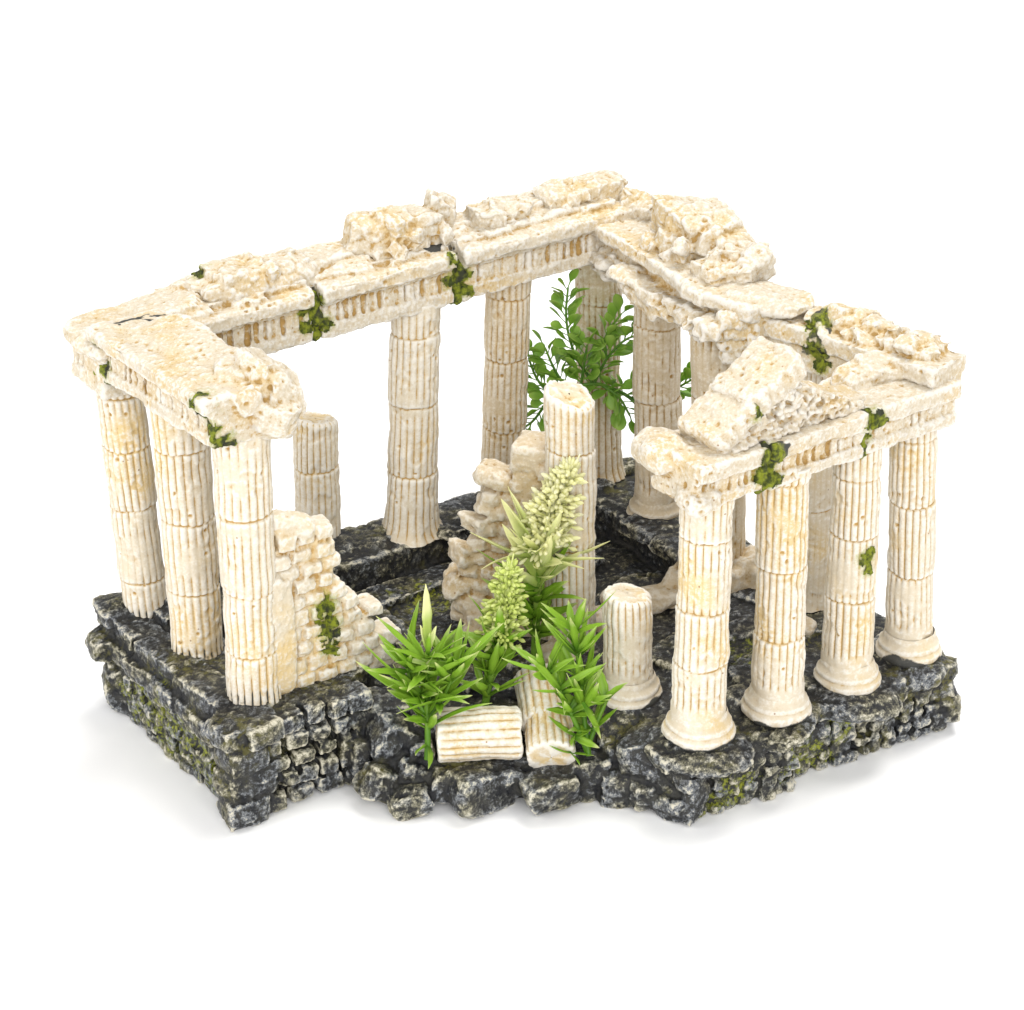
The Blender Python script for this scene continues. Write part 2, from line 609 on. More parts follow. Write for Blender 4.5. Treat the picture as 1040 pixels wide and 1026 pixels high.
# back edge and right edge
courses((14.5, -3.6), (8.6, 1.7), 0.0, (0.8, 0.75, 0.8), 1.1, 0.15, 12)
courses((8.7, 1.6), (3.6, 8.4), 0.0, (0.9, 0.9, 0.9, 0.8), 1.2, 0.15, 13)
courses((3.5, 8.4), (-13.2, -2.1), 0.0, (0.95, 0.95, 0.95, 0.9), 1.3, 0.1, 14)
# right front faces
courses((4.9, -9.9), (5.7, -10.6), 0.0, (0.6, 0.6, 0.6, 0.6), 0.8, 0.1, 15)
courses((5.4, -10.6), (9.2, -8.6), 0.0, (0.44, 0.43, 0.42, 0.42, 0.40), 0.56, 0.02, 16, 0.2, 0.9, 0.0, 0.82)
courses((5.2, -10.5), (9.3, -8.5), 2.05, (0.55,), 2.0, 0.08, 26, 0.12, 1.2, 0.0, 1.05)
courses((9.2, -8.0), (10.1, -7.5), 0.0, (0.6, 0.6, 0.6, 0.5), 0.7, -0.1, 17, 0.2)
courses((10.0, -7.6), (14.7, -5.0), 0.0, (0.44, 0.44, 0.43, 0.42, 0.40), 0.56, 0.02, 18, 0.2, 0.9, 0.0, 0.82)
courses((9.9, -7.7), (14.2, -5.2), 2.1, (0.52,), 2.0, 0.06, 27, 0.12, 1.2, 0.0, 1.05)
courses((14.5, -5.2), (14.9, -3.6), 0.0, (0.7, 0.7, 0.6), 0.8, 0.1, 19, 0.2)
B.stone((5.3, -10.3, 0.5), (1.4, 1.3, 1.0), (0, 0, 0.4), 0.5, 0.18, 21)
B.stone((14.7, -4.6, 0.9), (1.0, 1.6, 1.2), (0, 0, 0.2), 0.5, 0.2, 22)
for k, (x, y, r_) in enumerate(((5.95, -9.5, 1.5), (8.5, -8.1, 1.45), (11.05, -6.25, 1.5), (13.3, -4.5, 1.4), (3.8, -6.8, 1.3))):
    B.stone((x, y, 2.28), (1.95 * r_, 1.85 * r_, 0.95), (0, 0, k), 0.8, 0.10, 30 + k, 8)
# slope between the plinth and the portico
B.stone((4.3, -8.4, 1.2), (1.5, 3.0, 2.2), (0, -0.25, -0.1), 0.5, 0.12, 40)
B.stone((3.6, -8.5, 1.0), (1.6, 1.6, 1.7), (0, 0, 0.3), 0.5, 0.2, 41)
# boulders along the front
for k, (x, y, z, sx, sy, sz, rz, ry) in enumerate((
        (-3.9, -8.3, 1.7, 1.7, 1.5, 1.7, 0.5, 0.5), (-4.9, -8.1, 1.0, 1.0, 1.2, 1.8, 0.5, 0.0), (-2.9, -8.6, 1.45, 1.0, 1.2, 1.2, 0.1, -0.2),
        (-3.2, -9.2, 1.0, 0.9, 1.0, 1.0, 0.2, 0.3), (-4.2, -9.35, 0.72, 1.5, 1.3, 1.2, 0.7, 0.5), (-3.3, -9.95, 0.45, 1.5, 1.1, 0.9, 0.25, -0.25),
        (-2.1, -9.4, 0.8, 1.3, 1.3, 1.1, 0.3, 0.2), (-1.0, -9.7, 0.75, 2.1, 1.4, 1.35, 0.6, 0.12), (-0.3, -9.35, 0.85, 1.1, 1.0, 1.0, 0.2, 0.1),
        (1.25, -9.65, 0.72, 2.1, 1.4, 1.3, 0.35, -0.12), (2.4, -9.0, 0.8, 1.2, 1.2, 1.6, 0.2, 0.1), (3.4, -9.3, 0.6, 1.2, 1.0, 1.2, -0.1, 0.0),
        (4.2, -9.7, 0.6, 1.1, 1.0, 1.1, 0.3, 0.1), (-2.5, -7.9, 1.9, 1.6, 1.3, 1.0, 0.2, 0.1), (-4.2, -7.4, 2.2, 1.5, 1.5, 1.2, 0.3, 0.2),
        (2.4, -7.6, 1.9, 1.8, 1.5, 1.1, 0.3, -0.1), (-3.4, -7.2, 2.2, 1.0, 1.0, 0.9, 0.2, 0.2))):
    B.stone((x, y, z), (sx, sy, sz), (0.05, ry, rz), 0.46, 0.13, 60 + k, 7)
# broken flags on the floors and the ledges
for k in range(120):
    x, y = rnd.uniform(-11, 13), rnd.uniform(-8, 6)
    p = np.array([x, y])
    z = None
    if 5.2 < x < 13.2 and -9.5 < y < 1 and (x - 5) * 0.66 - 9.6 < y < 2.4 - (x - 5) * 0.7:
        z = 2.55
    elif -5 < x < 5 and -6 < y < 2:
        z = 2.5
    if z:
        B.stone((x, y, z), (rnd.uniform(1.2, 2.4), rnd.uniform(1.0, 1.6), 0.5), (rnd.uniform(-.05, .05), rnd.uniform(-.05, .05), 0.6 + rnd.uniform(-.3, .3)), 0.3, 0.15, 200 + k, 5)
for k in range(30):
    t_ = k / 29
    x, y = -11.8 + 15.4 * t_, -2.6 + 10.2 * t_
    B.stone((x + rnd.uniform(-.4, .9), y + rnd.uniform(-.9, .1), 3.8), (rnd.uniform(1.0, 2.0), rnd.uniform(0.9, 1.5), 0.45), (rnd.uniform(-.1, .1), rnd.uniform(-.1, .1), 0.6), 0.45, 0.18, 400 + k, 5)
for k in range(18):
    t_ = k / 17
    x, y = 3.4 + 4.2 * t_, 6.6 - 6.6 * t_
    B.stone((x + rnd.uniform(-.8, .5), y + rnd.uniform(-.6, .4), 3.55), (rnd.uniform(1.0, 1.8), rnd.uniform(0.9, 1.5), 0.5), (rnd.uniform(-.1, .1), rnd.uniform(-.1, .1), -0.9), 0.45, 0.18, 450 + k, 5)


def flat_foot(V):
    V[:, 2] = np.maximum(V[:, 2], 0.004)
    return V


MOSSY = [(-12.5, -5.2, 1.2, 1.3), (-11.3, -6.9, 1.4, 1.5), (-10.2, -8.3, 1.1, 1.2), (-9.6, -9.2, 0.8, 0.8), (7.2, -9.8, 0.6, 1.0), (9.3, -8.2, 1.2, 1.1),
         (9.9, -7.8, 0.5, 0.9), (10.8, -7.3, 1.6, 0.8), (8.2, -4.5, 2.8, 1.2), (6.5, -10.2, 0.4, 0.6), (-3.0, -0.9, 3.0, 1.0)]
cast('rock_base', B, 0.056, M['rock'], root, [('n', 0.8, 0.04), ('r', 2.6, 0.02), ('c', 0.8, 0.03), ('n', 5.0, 0.03), ('p', 3.4, 0.05), ('n', 12.0, 0.022)], 1, 0.26, 34,
     grime=MOSSY, seed=3, fn=flat_foot, chip=0.08)


# ---- columns
def column(bot, top, r0, r1, joints, seed, mould=None, broken=0.0, foot=None, mat='cream', ribs=18, worn=0.3, label=None, dark_foot=0.0, moss=(), skirt=0.0):
    ribs = 20
    rg = np.random.RandomState(seed)
    bot, top = np.array(bot, float), np.array(top, float)
    H = top[2] - bot[2]
    na, nz = ribs * 8, int(H / 0.05)
    th = np.linspace(0, 2 * np.pi, na, endpoint=False)
    zz = np.linspace(0, 1, nz)
    TH, ZZ = np.meshgrid(th, zz)
    TH, ZZ = TH.ravel(), ZZ.ravel()
    r = r0 + (r1 - r0) * ZZ
    Q = np.stack([np.cos(TH) * r, np.sin(TH) * r, ZZ * H], 1) + seed * 13.7
    wob = 0.05 * perlin(Q, 0.9, seed) + 0.03 * perlin(Q, 2.2, seed + 1)
    zc = ZZ * H
    js = [0] + [j * H for j in joints] + [H + 1]
    ph = np.zeros(len(TH))
    jd = np.full(len(TH), 9.0)
    off = np.zeros((len(TH), 2))
    for k in range(len(js) - 1):
        sel = (zc + wob >= js[k]) & (zc + wob < js[k + 1])
        ph[sel] = rg.uniform(0, 0.5)
        off[sel] = rg.uniform(-0.035, 0.035, 2)
        r = r + sel * rg.uniform(-0.02, 0.02)
    for j in js[1:-1]:
        jd = np.minimum(jd, np.abs(zc + wob - j))
    wav = np.abs(np.sin((TH + ph) * ribs / 2 + 0.12 * perlin(Q, 0.7, seed + 9)))
    rib = np.power(wav, 0.42)
    wear = sstep(0.0, 0.6, fbm(Q, 0.75, 3, seed + 2) + worn - 0.3)
    dep = 0.10 * (1 - 0.75 * wear)
    if mould:
        dep = dep * sstep(mould + 0.1, mould + 0.45, zc)
    dep = dep * sstep(0.0, 0.35, H - zc) if broken == 0 else dep
    r = r - dep * (1 - rib) - 0.06 * np.exp(-(jd / 0.035) ** 2) * (0.35 + 0.65 * sstep(-0.35, 0.2, perlin(Q, 1.1, seed + 21)))
    r += 0.045 * fbm(Q, 0.9, 3, seed + 3) + 0.005 * fbm(Q, 4.0, 3, seed + 4)
    d1, _ = worley(Q, 1.9, seed)
    r -= 0.07 * sstep(0.19, 0.08, d1) * (perlin(Q, 0.7, seed + 6) > 0.05)
    r -= 0.05 * sstep(0.15, 0.75, fbm(Q, 1.3, 3, seed + 7))
    if skirt:
        r += skirt * np.exp(-zc / 0.28) * (1 + 0.8 * perlin(Q, 1.3, seed + 8))
    cx = bot[0] + (top[0] - bot[0]) * ZZ + off[:, 0]
    cy = bot[1] + (top[1] - bot[1]) * ZZ + off[:, 1]
    z = bot[2] + zc.copy()
    if broken:
        def chip(x, y):
            q = np.stack([x, y, np.full(len(x), seed * 3.3)], 1)
            return broken * (0.5 * (x * math.cos(seed) + y * math.sin(seed)) / r0 + 0.35 * fbm(q, 1.1, 3, seed))
        z = z + np.clip((ZZ - 0.7) / 0.3, 0, 1) * chip(np.cos(TH) * r, np.sin(TH) * r)
        r = r - 0.08 * sstep(H - 0.12, H, zc)
    V = np.stack([cx + np.cos(TH) * r, cy + np.sin(TH) * r, z], 1)
    i = np.arange((nz - 1) * na)
    F = np.stack([i, i - i % na + (i + 1) % na, i - i % na + (i + 1) % na + na, i + na], 1)
    # close the top with rings
    ring = V[-na:]
    cen = ring.mean(0)
    prev = (nz - 1) * na
    Vs, Fs = [V], [F]
    for q in (0.93, 0.84, 0.74, 0.64, 0.54, 0.44, 0.34, 0.24, 0.14, 0.04):
        R_ = cen + (ring - cen) * q
        if broken:
            R_[:, 2] = top[2] + chip(R_[:, 0] - top[0], R_[:, 1] - top[1]) + 0.05 * fbm(R_, 2.5, 3, seed + 11)
        Vs.append(R_)
        st = sum(len(x) for x in Vs[:-1])
        a_ = np.arange(na)
        Fs.append(np.stack([prev + a_, prev + (a_ + 1) % na, st + (a_ + 1) % na, st + a_], 1))
        prev = st
    V, F = np.concatenate(Vs), np.concatenate(Fs)
    T = Topo(F, len(V))
    R = relief(T, V, 8, 0.075)
    gr = np.zeros(len(V))
    if dark_foot:
        gr = sstep(dark_foot + 0.75, 0.3, V[:, 2] - bot[2] + 0.3 * fbm(V, 1.6, 2, seed)) * (1.25 - 1.35 * R)
    o = link('column', V, F, M[mat], root, bot, {'relief': R, 'grime': gr, 'stain': near(V, moss)})
    if label:
        o['label'] = label
    if moss:
        moss_patch(V, F, T, moss, o, seed)
    if mould:
        prof = [(0.0, 1.28), (0.10, 1.33), (0.26, 1.32), (0.34, 1.24), (0.40, 1.20), (0.47, 1.22), (0.56, 1.20), (0.64, 1.12), (0.74, 1.06), (0.9, 1.03), (1.0, 0.98)]
        pz = np.array([p[0] for p in prof])
        pr = np.array([p[1] for p in prof])
        n2, nr = 96, 26
        z2 = np.linspace(0, 1, nr)
        rr = np.interp(z2, pz, pr) * r0
        A, Z2 = np.meshgrid(np.linspace(0, 2 * np.pi, n2, endpoint=False), z2 * mould)
        RR = np.repeat(rr, n2)
        A, Z2 = A.ravel(), Z2.ravel()
        W = np.stack([np.cos(A) * RR, np.sin(A) * RR, Z2], 1)
        d_ = 0.06 * fbm(W + seed * 7.1, 0.9, 3, seed) + 0.015 * fbm(W, 5, 2, seed)
        RR = RR + d_
        W = np.stack([bot[0] + np.cos(A) * RR, bot[1] + np.sin(A) * RR, bot[2] - 0.05 + Z2], 1)
        i = np.arange((nr - 1) * n2)
        F2 = np.stack([i, i - i % n2 + (i + 1) % n2, i - i % n2 + (i + 1) % n2 + n2, i + n2], 1)
        T2 = Topo(F2, len(W))
        gr2 = sstep(0.16, 0.0, W[:, 2] - bot[2] + 0.3 * fbm(W, 1.1, 2, seed + 1)) * 0.9
        link('column_base', W, F2, M[mat], o, bot, {'relief': relief(T2, W, 8, 0.1), 'grime': gr2})
    return o


# short side, long side, right side
column((-12.42, -2.83, 3.3), (-12.86, -2.75, 12.7), 0.80, 0.78, (0.16, 0.45, 0.68, 0.88), 1, dark_foot=0.15, worn=0.55, mat='cream')
column((-10.36, -5.48, 3.3), (-10.5, -5.4, 13.1), 0.86, 0.92, (0.26, 0.52, 0.78), 2, dark_foot=0.55)
column((-8.25, -8.46, 3.3), (-8.2, -8.3, 13.2), 0.86, 0.90, (0.20, 0.42, 0.68), 3, dark_foot=0.5, worn=0.4)
column((-6.95, 1.7, 3.6), (-6.83, 1.7, 8.55), 0.80, 0.80, (0.62,), 4, broken=0.25, label='broken column stump behind the brick wall')
column((-3.65, 2.36, 3.8), (-3.28, 2.5, 12.7), 0.92, 0.86, (0.27, 0.57, 0.86), 5, skirt=0.30, worn=0.25)
column((-0.36, 4.97, 3.8), (-0.12, 4.97, 13.0), 0.82, 0.80, (0.32, 0.62, 0.88), 6, worn=0.4, mat='buff')
column((3.27, 7.04, 3.8), (3.1, 7.0, 13.2), 0.84, 0.84, (0.40, 0.75), 7, skirt=0.2, worn=0.5, mat='buff')
column((5.31, 4.16, 3.5), (5.12, 4.16, 13.0), 0.85, 0.87, (0.50, 0.80), 8, mould=0.85, worn=0.75, mat='buff')
column((7.40, 0.72, 3.0), (6.95, 0.72, 12.9), 0.90, 0.95, (0.35, 0.7), 9, skirt=0.35, worn=0.45, mat='buff')
column((10.5, -0.95, 2.7), (10.3, -1.15, 12.3), 0.62, 0.62, (0.4, 0.75), 10, skirt=0.2, worn=0.9, mat='cream')
# portico front
column((5.93, -9.48, 2.75), (5.86, -9.4, 11.6), 0.87, 0.82, (0.30, 0.52, 0.80), 11, mould=0.95)
column((8.52, -8.07, 2.75), (8.36, -8.0, 11.6), 0.85, 0.80, (0.32, 0.60, 0.94), 12, mould=0.9)
column((11.04, -6.23, 2.75), (10.84, -6.15, 11.6), 0.84, 0.76, (0.36, 0.62, 0.85), 13, mould=0.9, moss=[(11.35, -6.95, 7.6, 0.5), (11.4, -6.95, 7.2, 0.35)])
column((13.32, -4.44, 2.75), (12.9, -4.3, 11.6), 0.82, 0.76, (0.35, 0.64, 0.9), 14, mould=0.9)
# broken ones inside the court
column((2.08, -3.46, 2.5), (1.86, -3.4, 11.75), 0.83, 0.84, (0.42, 0.80), 15, broken=0.45, worn=0.25, label='tall broken column with a jagged top')
column((3.80, -6.77, 2.5), (3.70, -6.75, 6.25), 0.84, 0.82, (), 16, mould=0.85, broken=0.2, worn=0.35, label='short column stump beside the plants')


# ---- fallen drums
def drum(p, q, r, seed, flat=0.0):
    rg = np.random.RandomState(seed)
    p, q = np.array(p, float), np.array(q, float)
    ax = (q - p)
    L = np.linalg.norm(ax)
    ax /= L
    up = np.array([0, 0, 1.0])
    s_ = np.cross(ax, up)
    s_ /= np.linalg.norm(s_)
    up = np.cross(s_, ax)
    ribs, na, nz = 18, 144, int(L / 0.06)
    prof = [(0, 0.02), (0, 0.4), (0, 0.7), (0, 0.92), (0.03, 0.985)] + [(t_, 1.0) for t_ in np.linspace(0.07, L - 0.07, nz)] + [(L - 0.03, 0.985), (L, 0.92), (L, 0.7), (L, 0.4), (L, 0.02)]
    th = np.linspace(0, 2 * np.pi, na, endpoint=False)
    V = []
    for t_, k in prof:
        V.append(p + ax * t_ + r * k * (np.cos(th)[:, None] * s_ + np.sin(th)[:, None] * up))
    V = np.concatenate(V)
    TH = np.tile(th, len(prof))
    K = np.repeat([k for _, k in prof], na)
    rad = V - (p + ax * ((V - p) @ ax)[:, None])
    ru = rad / np.maximum(np.linalg.norm(rad, axis=1, keepdims=True), 1e-6)
    wav = np.power(np.abs(np.sin(TH * ribs / 2 + 0.3 * perlin(V, 0.8, seed))), 0.55)
    d = -0.085 * (1 - wav) * (K > 0.95) + 0.05 * fbm(V, 0.9, 3, seed) + 0.02 * fbm(V, 4, 3, seed + 1)
    V = V + ru * (d * (K > 0.5))[:, None] + ax * (0.07 * fbm(V, 1.4, 3, seed + 2))[:, None]
    n_ = len(prof)
    i = np.arange((n_ - 1) * na)
    F = np.stack([i, i - i % na + (i + 1) % na, i - i % na + (i + 1) % na + na, i + na], 1)[:, ::-1]
    T = Topo(F, len(V))
    if np.sum((V - V.mean(0)) * T.normals(V)) < 0:
        F = F[:, ::-1].copy()
        T = Topo(F, len(V))
    o = link('fallen_drum', V, F, M['cream'], root, (p + q) / 2 - np.array([0, 0, r]), {'relief': relief(T, V, 8, 0.08), 'grime': np.zeros(len(V))})
    return o


drum((-2.42, -8.75, 2.15), (0.28, -8.55, 2.15), 0.88, 31)
drum((1.25, -9.45, 1.75), (1.15, -7.9, 2.25), 0.80, 32)
drum((1.12, -8.15, 2.1), (0.88, -6.2, 2.75), 0.85, 33)

# ---- walls
CREAM_D = [('n', 1.0, 0.04), ('n', 3.0, 0.025), ('n', 7.0, 0.018), ('p', 2.6, 0.05)]


def masonry(p, q, z0, prof, thick, bw, rh, seed, face_jit=0.05, rnd_=0.28):
    """coursed block wall with a broken, stepped top; prof = [(s, z top)]"""
    sp = Soup()
    r = random.Random(seed)
    p, q = np.array(p, float), np.array(q, float)
    L = np.linalg.norm(q - p)
    d = (q - p) / L
    n = np.array([-d[1], d[0]])
    ang = math.atan2(d[1], d[0])
    S_ = [a_[0] for a_ in prof]
    Z_ = [a_[1] for a_ in prof]
    z, k = z0, 0
    while z < max(Z_):
        s_ = -bw * (0.5 if k % 2 else 0.0)
        h = rh * r.uniform(0.88, 1.12)
        while s_ < L:
            w_ = bw * r.uniform(0.8, 1.2)
            m_ = s_ + w_ / 2
            if 0 < m_ < L + 0.1 and np.interp(m_, S_, Z_) > z + 0.35 * h:
                c = p + d * m_
                sp.stone((c[0] + n[0] * r.uniform(-face_jit, face_jit), c[1] + n[1] * r.uniform(-face_jit, face_jit), z + h / 2),
                         (w_ * 0.86, thick * r.uniform(0.95, 1.06), h * 0.82), (r.uniform(-.04, .04), r.uniform(-.05, .05), ang + r.uniform(-.04, .04)), rnd_ * 0.8, 0.06, r.randrange(9999), 6)
            s_ += w_
        z += h
        k += 1
    for a_ in np.arange(0.15, L, 0.25):
        zt = np.interp(a_, S_, Z_) - 0.55
        if zt > z0:
            c0, c1 = p + d * (a_ - 0.15), p + d * (a_ + 0.15)
            sp.bar(c0, c1, -thick * 0.33, thick * 0.33, z0 - 0.3, zt)
    return sp


W1 = masonry((-7.75, -8.15), (-4.05, -5.55), 3.35, [(0, 9.0), (0.9, 9.25), (1.7, 9.05), (2.3, 8.5), (2.45, 7.0), (2.9, 6.4), (3.4, 5.9), (3.9, 5.0), (4.2, 4.2)], 0.95, 0.72, 0.58, 51, 0.06)
W1.stone((-6.9, -7.6, 9.2), (1.2, 0.9, 0.6), (0, 0.2, 0.6), 0.5, 0.2, 52)
W1.stone((-7.5, -8.15, 5.6), (1.0, 1.0, 4.4), (0, 0, 0.6), 0.3, 0.06, 53)
cast('ruined_wall', W1, 0.042, M['cream'], root, CREAM_D, 2, 0.13, 16, seed=5, moss=[(-5.95, -7.4, 6.1, 0.62), (-5.9, -7.3, 5.3, 0.62), (-5.9, -7.3, 4.6, 0.45)],
     label='stepped cream brick wall with a patch of green moss')

W2 = masonry((1.6, -2.9), (-1.75, -1.7), 2.5, [(0, 9.75), (1.3, 9.75), (1.55, 8.6), (2.0, 8.1), (2.4, 7.3), (2.9, 6.2), (3.3, 5.3), (3.55, 3.9)], 1.25, 0.72, 0.62, 54, 0.12, 0.38)
W2.bar((1.6, -2.85), (0.2, -2.4), -0.75, 0.62, 2.5, 9.55)
W2.stone((0.75, -2.55, 9.3), (1.5, 1.5, 1.1), (0.05, 0.05, -0.3), 0.35, 0.1, 55)
W2.stone((-0.55, -2.2, 8.25), (1.25, 1.1, 0.6), (0, 0.15, -0.3), 0.55, 0.15, 56)
for k, (x, y, z, s_) in enumerate(((-1.9, -1.9, 4.0, 1.0), (-1.6, -2.1, 5.2, 0.9), (-1.1, -2.3, 6.5, 0.9), (-1.2, -2.2, 3.2, 1.3), (-0.9, -2.6, 2.8, 1.2), (-0.8, -2.3, 7.2, 0.8))):
    W2.stone((x, y, z), (s_, s_, s_ * 0.8), (0.2, 0.3, 0.4 * k), 0.4, 0.25, 57 + k)
cast('ruined_wall', W2, 0.045, M['buff'], root, CREAM_D, 2, 0.13, 16, seed=6, label='jagged buff stone wall joined to the tall broken column')

R1 = Soup()
for k, (x, y, z, sx, sy, sz) in enumerate(((4.0, -1.3, 2.8, 1.6, 1.1, 0.8), (5.0, -0.9, 2.8, 1.6, 1.1, 0.9), (5.9, -0.3, 2.95, 1.5, 1.2, 1.0), (6.5, 0.1, 3.4, 1.2, 1.2, 1.5), (8.3, 0.35, 3.3, 1.5, 1.2, 1.6),
                                            (8.6, 0.0, 2.9, 1.3, 1.2, 1.2), (3.0, -2.2, 2.7, 1.4, 1.3, 0.8), (7.6, -0.3, 3.0, 1.4, 1.0, 0.9), (1.6, -4.3, 2.6, 1.5, 1.2, 0.9), (10.0, -2.9, 2.7, 0.9, 0.8, 0.8))):
    R1.stone((x, y, z), (sx, sy, sz), (0.1, 0.1, 0.5 * k), 0.55, 0.22, 80 + k)
cast('rubble', R1, 0.065, M['buff'], root, CREAM_D, 2, 0.1, 8, seed=8, label='low line of buff rubble across the court')


# ---- entablature
def beam(sp, pts, z0, layers, dent=None, ext=(0.0, 0.0), seed=0, rise=0.0):
    r = random.Random(seed)
    n = len(pts) - 1
    for i in range(n):
        p, q = np.array(pts[i], float), np.array(pts[i + 1], float)
        L = np.linalg.norm(q - p)
        d = (q - p) / L
        za, zb = (z0, z0) if np.isscalar(z0) else (z0[i], z0[i + 1])
        for (h0, h1, hw) in layers:
            e0, e1 = ext[0] if i == 0 else hw * 0.55, ext[1] if i == n - 1 else hw * 0.55
            g_ = (zb - za) / L
            sp.bar(p, q, -hw, hw, za + h0 - g_ * e0, za + h1 - g_ * e0, e0, e1, g_ * (L + e0 + e1))
        if dent:
            h0, h1, hw, prob = dent
            s_ = -(ext[0] if i == 0 else 0) + 0.1
            end = L + (ext[1] if i == n - 1 else 0)
            while s_ < end - 0.15:
                w_ = r.choice((0.18, 0.18, 0.20, 0.24, 0.5))
                w_ = min(w_, end - s_)
                c0, c1 = p + d * s_, p + d * (s_ + w_)
                zz = za + (zb - za) * s_ / L
                sp.bar(c0, c1, -hw * r.uniform(0.985, 1.01), hw * r.uniform(0.985, 1.01), zz + h0 - r.uniform(0, 0.05), zz + h1 + 0.02)
                s_ += w_ + r.uniform(0.11, 0.14)


PROF = [(0.0, 0.50, 1.18), (0.45, 1.28, 0.96), (1.2, 1.40, 1.22), (1.36, 1.82, 1.42), (1.76, 1.90, 1.32)]
DENT = (0.48, 1.22, 1.12, 1)
ENT_D = [('n', 0.5, 0.07), ('n', 1.7, 0.05), ('n', 5.0, 0.02), ('n', 11.0, 0.012), ('p', 2.8, 0.06)]
A = np.array((-12.7, -2.9))
U = np.array((0.835, 0.55))
VD = np.array((0.60, -0.80))
Bc = np.array((3.2, 7.05))


def at(s_):
    return tuple(A + (Bc - A) * s_)


Z0 = 12.2


def crown(sp, s0, s1, seed):
    """the crumbled top course that climbs towards the outer edge of the long side"""
    r = random.Random(seed)
    L = np.linalg.norm(Bc - A)
    m_ = s0
    while m_ < s1 - 0.01:
        e = min(s1, m_ + r.uniform(0.05, 0.10))
        if s1 - e < 0.03:
            e = s1
        p, q = at(m_), at(e)
        z = zat(m_)
        dz = zat(e) - z
        sp.bar(p, q, -0.75 + r.uniform(-.2, .2), 1.36, z + 1.7, z + 2.06 + r.uniform(-.05, .08), 0, 0, dz)
        sp.bar(p, q, 0.05 + r.uniform(-.25, .25), 1.30, z + 1.7, z + 2.28 + r.uniform(-.08, .10), 0, 0, dz)
        m_ = e
    for k in range(int((s1 - s0) * 60)):
        m_ = r.uniform(s0 + 0.02, s1 - 0.02)
        w_ = r.uniform(-0.9, 1.2)
        c = np.array(at(m_)) + np.array((-0.53, 0.847)) * w_
        sp.stone((c[0], c[1], zat(m_) + 1.95 + 0.14 * (w_ + 0.9)), (r.uniform(.5, 1.1), r.uniform(.4, .8), r.uniform(.15, .3)), (r.uniform(-.15, .15), r.uniform(-.15, .15), r.uniform(0.2, 1.0)), 0.4, 0.15, seed * 70 + k, 5)



def zat(s_):
    return 12.05 + 0.75 * s_


BLK = 0.043
# short side
E1 = Soup()
beam(E1, [tuple(A + VD * 0.55), tuple(A + VD * 8.0)], (12.75, 12.85), [(a_ * 0.88, b_ * 0.88, c_) for a_, b_, c_ in PROF], (0.42, 1.0, 1.12, 1), (0, 0), 1)
E1.bar(tuple(A + VD * 0.6), tuple(A + VD * 6.2), -1.2, 1.22, 14.1, 14.42)
for k, (x, y, z, s_) in enumerate(((-7.3, -8.7, 13.5, 1.3), (-7.0, -8.3, 14.1, 1.1), (-7.6, -7.9, 14.6, 1.2), (-7.2, -8.4, 13.1, 1.1), (-7.2, -7.6, 14.3, 1.0), (-8.4, -8.0, 14.4, 1.1), (-7.9, -9.0, 14.1, 0.9))):
    E1.stone((x, y, z), (s_ * 1.2, s_, s_ * 0.9), (0.2, 0.3, 0.6 * k), 0.45, 0.2, 100 + k)
E1.stone((-9.95, -6.3, 14.2), (5.0, 2.5, 0.75), (0.17, 0.0, math.atan2(-0.8, 0.6)), 0.3, 0.06, 118, 8)
E1.stone((-8.9, -8.3, 14.15), (1.7, 1.6, 0.6), (0.1, 0.1, -0.6), 0.4, 0.15, 119)
ent_short = cast('entablature', E1, BLK, M['beam'], root, ENT_D, 1, 0.09, 12, seed=11,
     moss=[(-12.9, -4.4, 13.9, 0.45), (-12.8, -4.5, 13.2, 0.5), (-12.6, -4.6, 12.6, 0.45), (-9.1, -9.5, 14.2, 0.55), (-8.9, -9.8, 13.5, 0.4), (-8.5, -9.8, 12.9, 0.6), (-8.0, -9.6, 12.6, 0.4)],
     crack=[[(-13.0, -4.4, 13.9), (-12.7, -4.1, 14.2), (-12.3, -3.75, 14.3), (-11.9, -3.5, 14.3), (-11.3, -3.3, 14.3)], [(-11.9, -3.5, 14.3), (-11.4, -3.7, 14.3), (-11.0, -3.8, 14.3)], [(-12.1, -3.6, 14.3), (-11.6, -3.2, 14.3)], [(-11.5, -3.4, 14.3), (-11.1, -3.05, 14.3)], [(-12.9, -4.3, 14.0), (-12.4, -4.05, 14.2)]])
# long side, corner to first joint
E2 = Soup()
beam(E2, [tuple(A - VD * 0.6 - U * 0.1), tuple(A + VD * 0.28)], Z0, [l for l in PROF], DENT, (0.4, 0), 2)
beam(E2, [tuple(A), at(0.346)], (zat(0), zat(0.346)), PROF, DENT, (1.1, 0), 3)
E2.stone((-11.6, -1.95, 13.98), (3.0, 2.3, 0.7), (0, -0.16, 0.585), 0.5, 0.08, 111, 8)
E2.stone((-12.8, -3.0, 13.75), (2.9, 3.0, 0.7), (0, 0, 0.6), 0.7, 0.05, 110, 8)
crown(E2, 0.1, 0.346, 1)
cast('entablature', E2, BLK, M['beam'], root, ENT_D, 1, 0.09, 12, seed=12,
     moss=[(-6.85, -0.6, 13.5, 0.4), (-6.8, -0.55, 12.9, 0.35), (-10.0, 0.0, 15.0, 0.35)], grime=[(-13.0, -4.0, 13.9, 0.3), (-10.4, -0.5, 14.1, 0.5)])
E3 = Soup()
beam(E3, [at(0.363), at(0.636)], (zat(0.363), zat(0.636)), PROF, DENT, (0, 0), 4)
crown(E3, 0.363, 0.636, 2)
ent_mid = cast('entablature', E3, BLK, M['beam'], root, ENT_D, 1, 0.09, 12, seed=13,
     moss=[(-6.2, -0.2, 12.9, 0.4), (-6.3, -0.3, 13.8, 0.3), (-2.1, 2.35, 13.4, 0.4), (-2.1, 2.3, 14.2, 0.35)], grime=[(-6.9, -0.3, 14.6, 0.55), (-2.6, 2.7, 14.7, 0.5)])
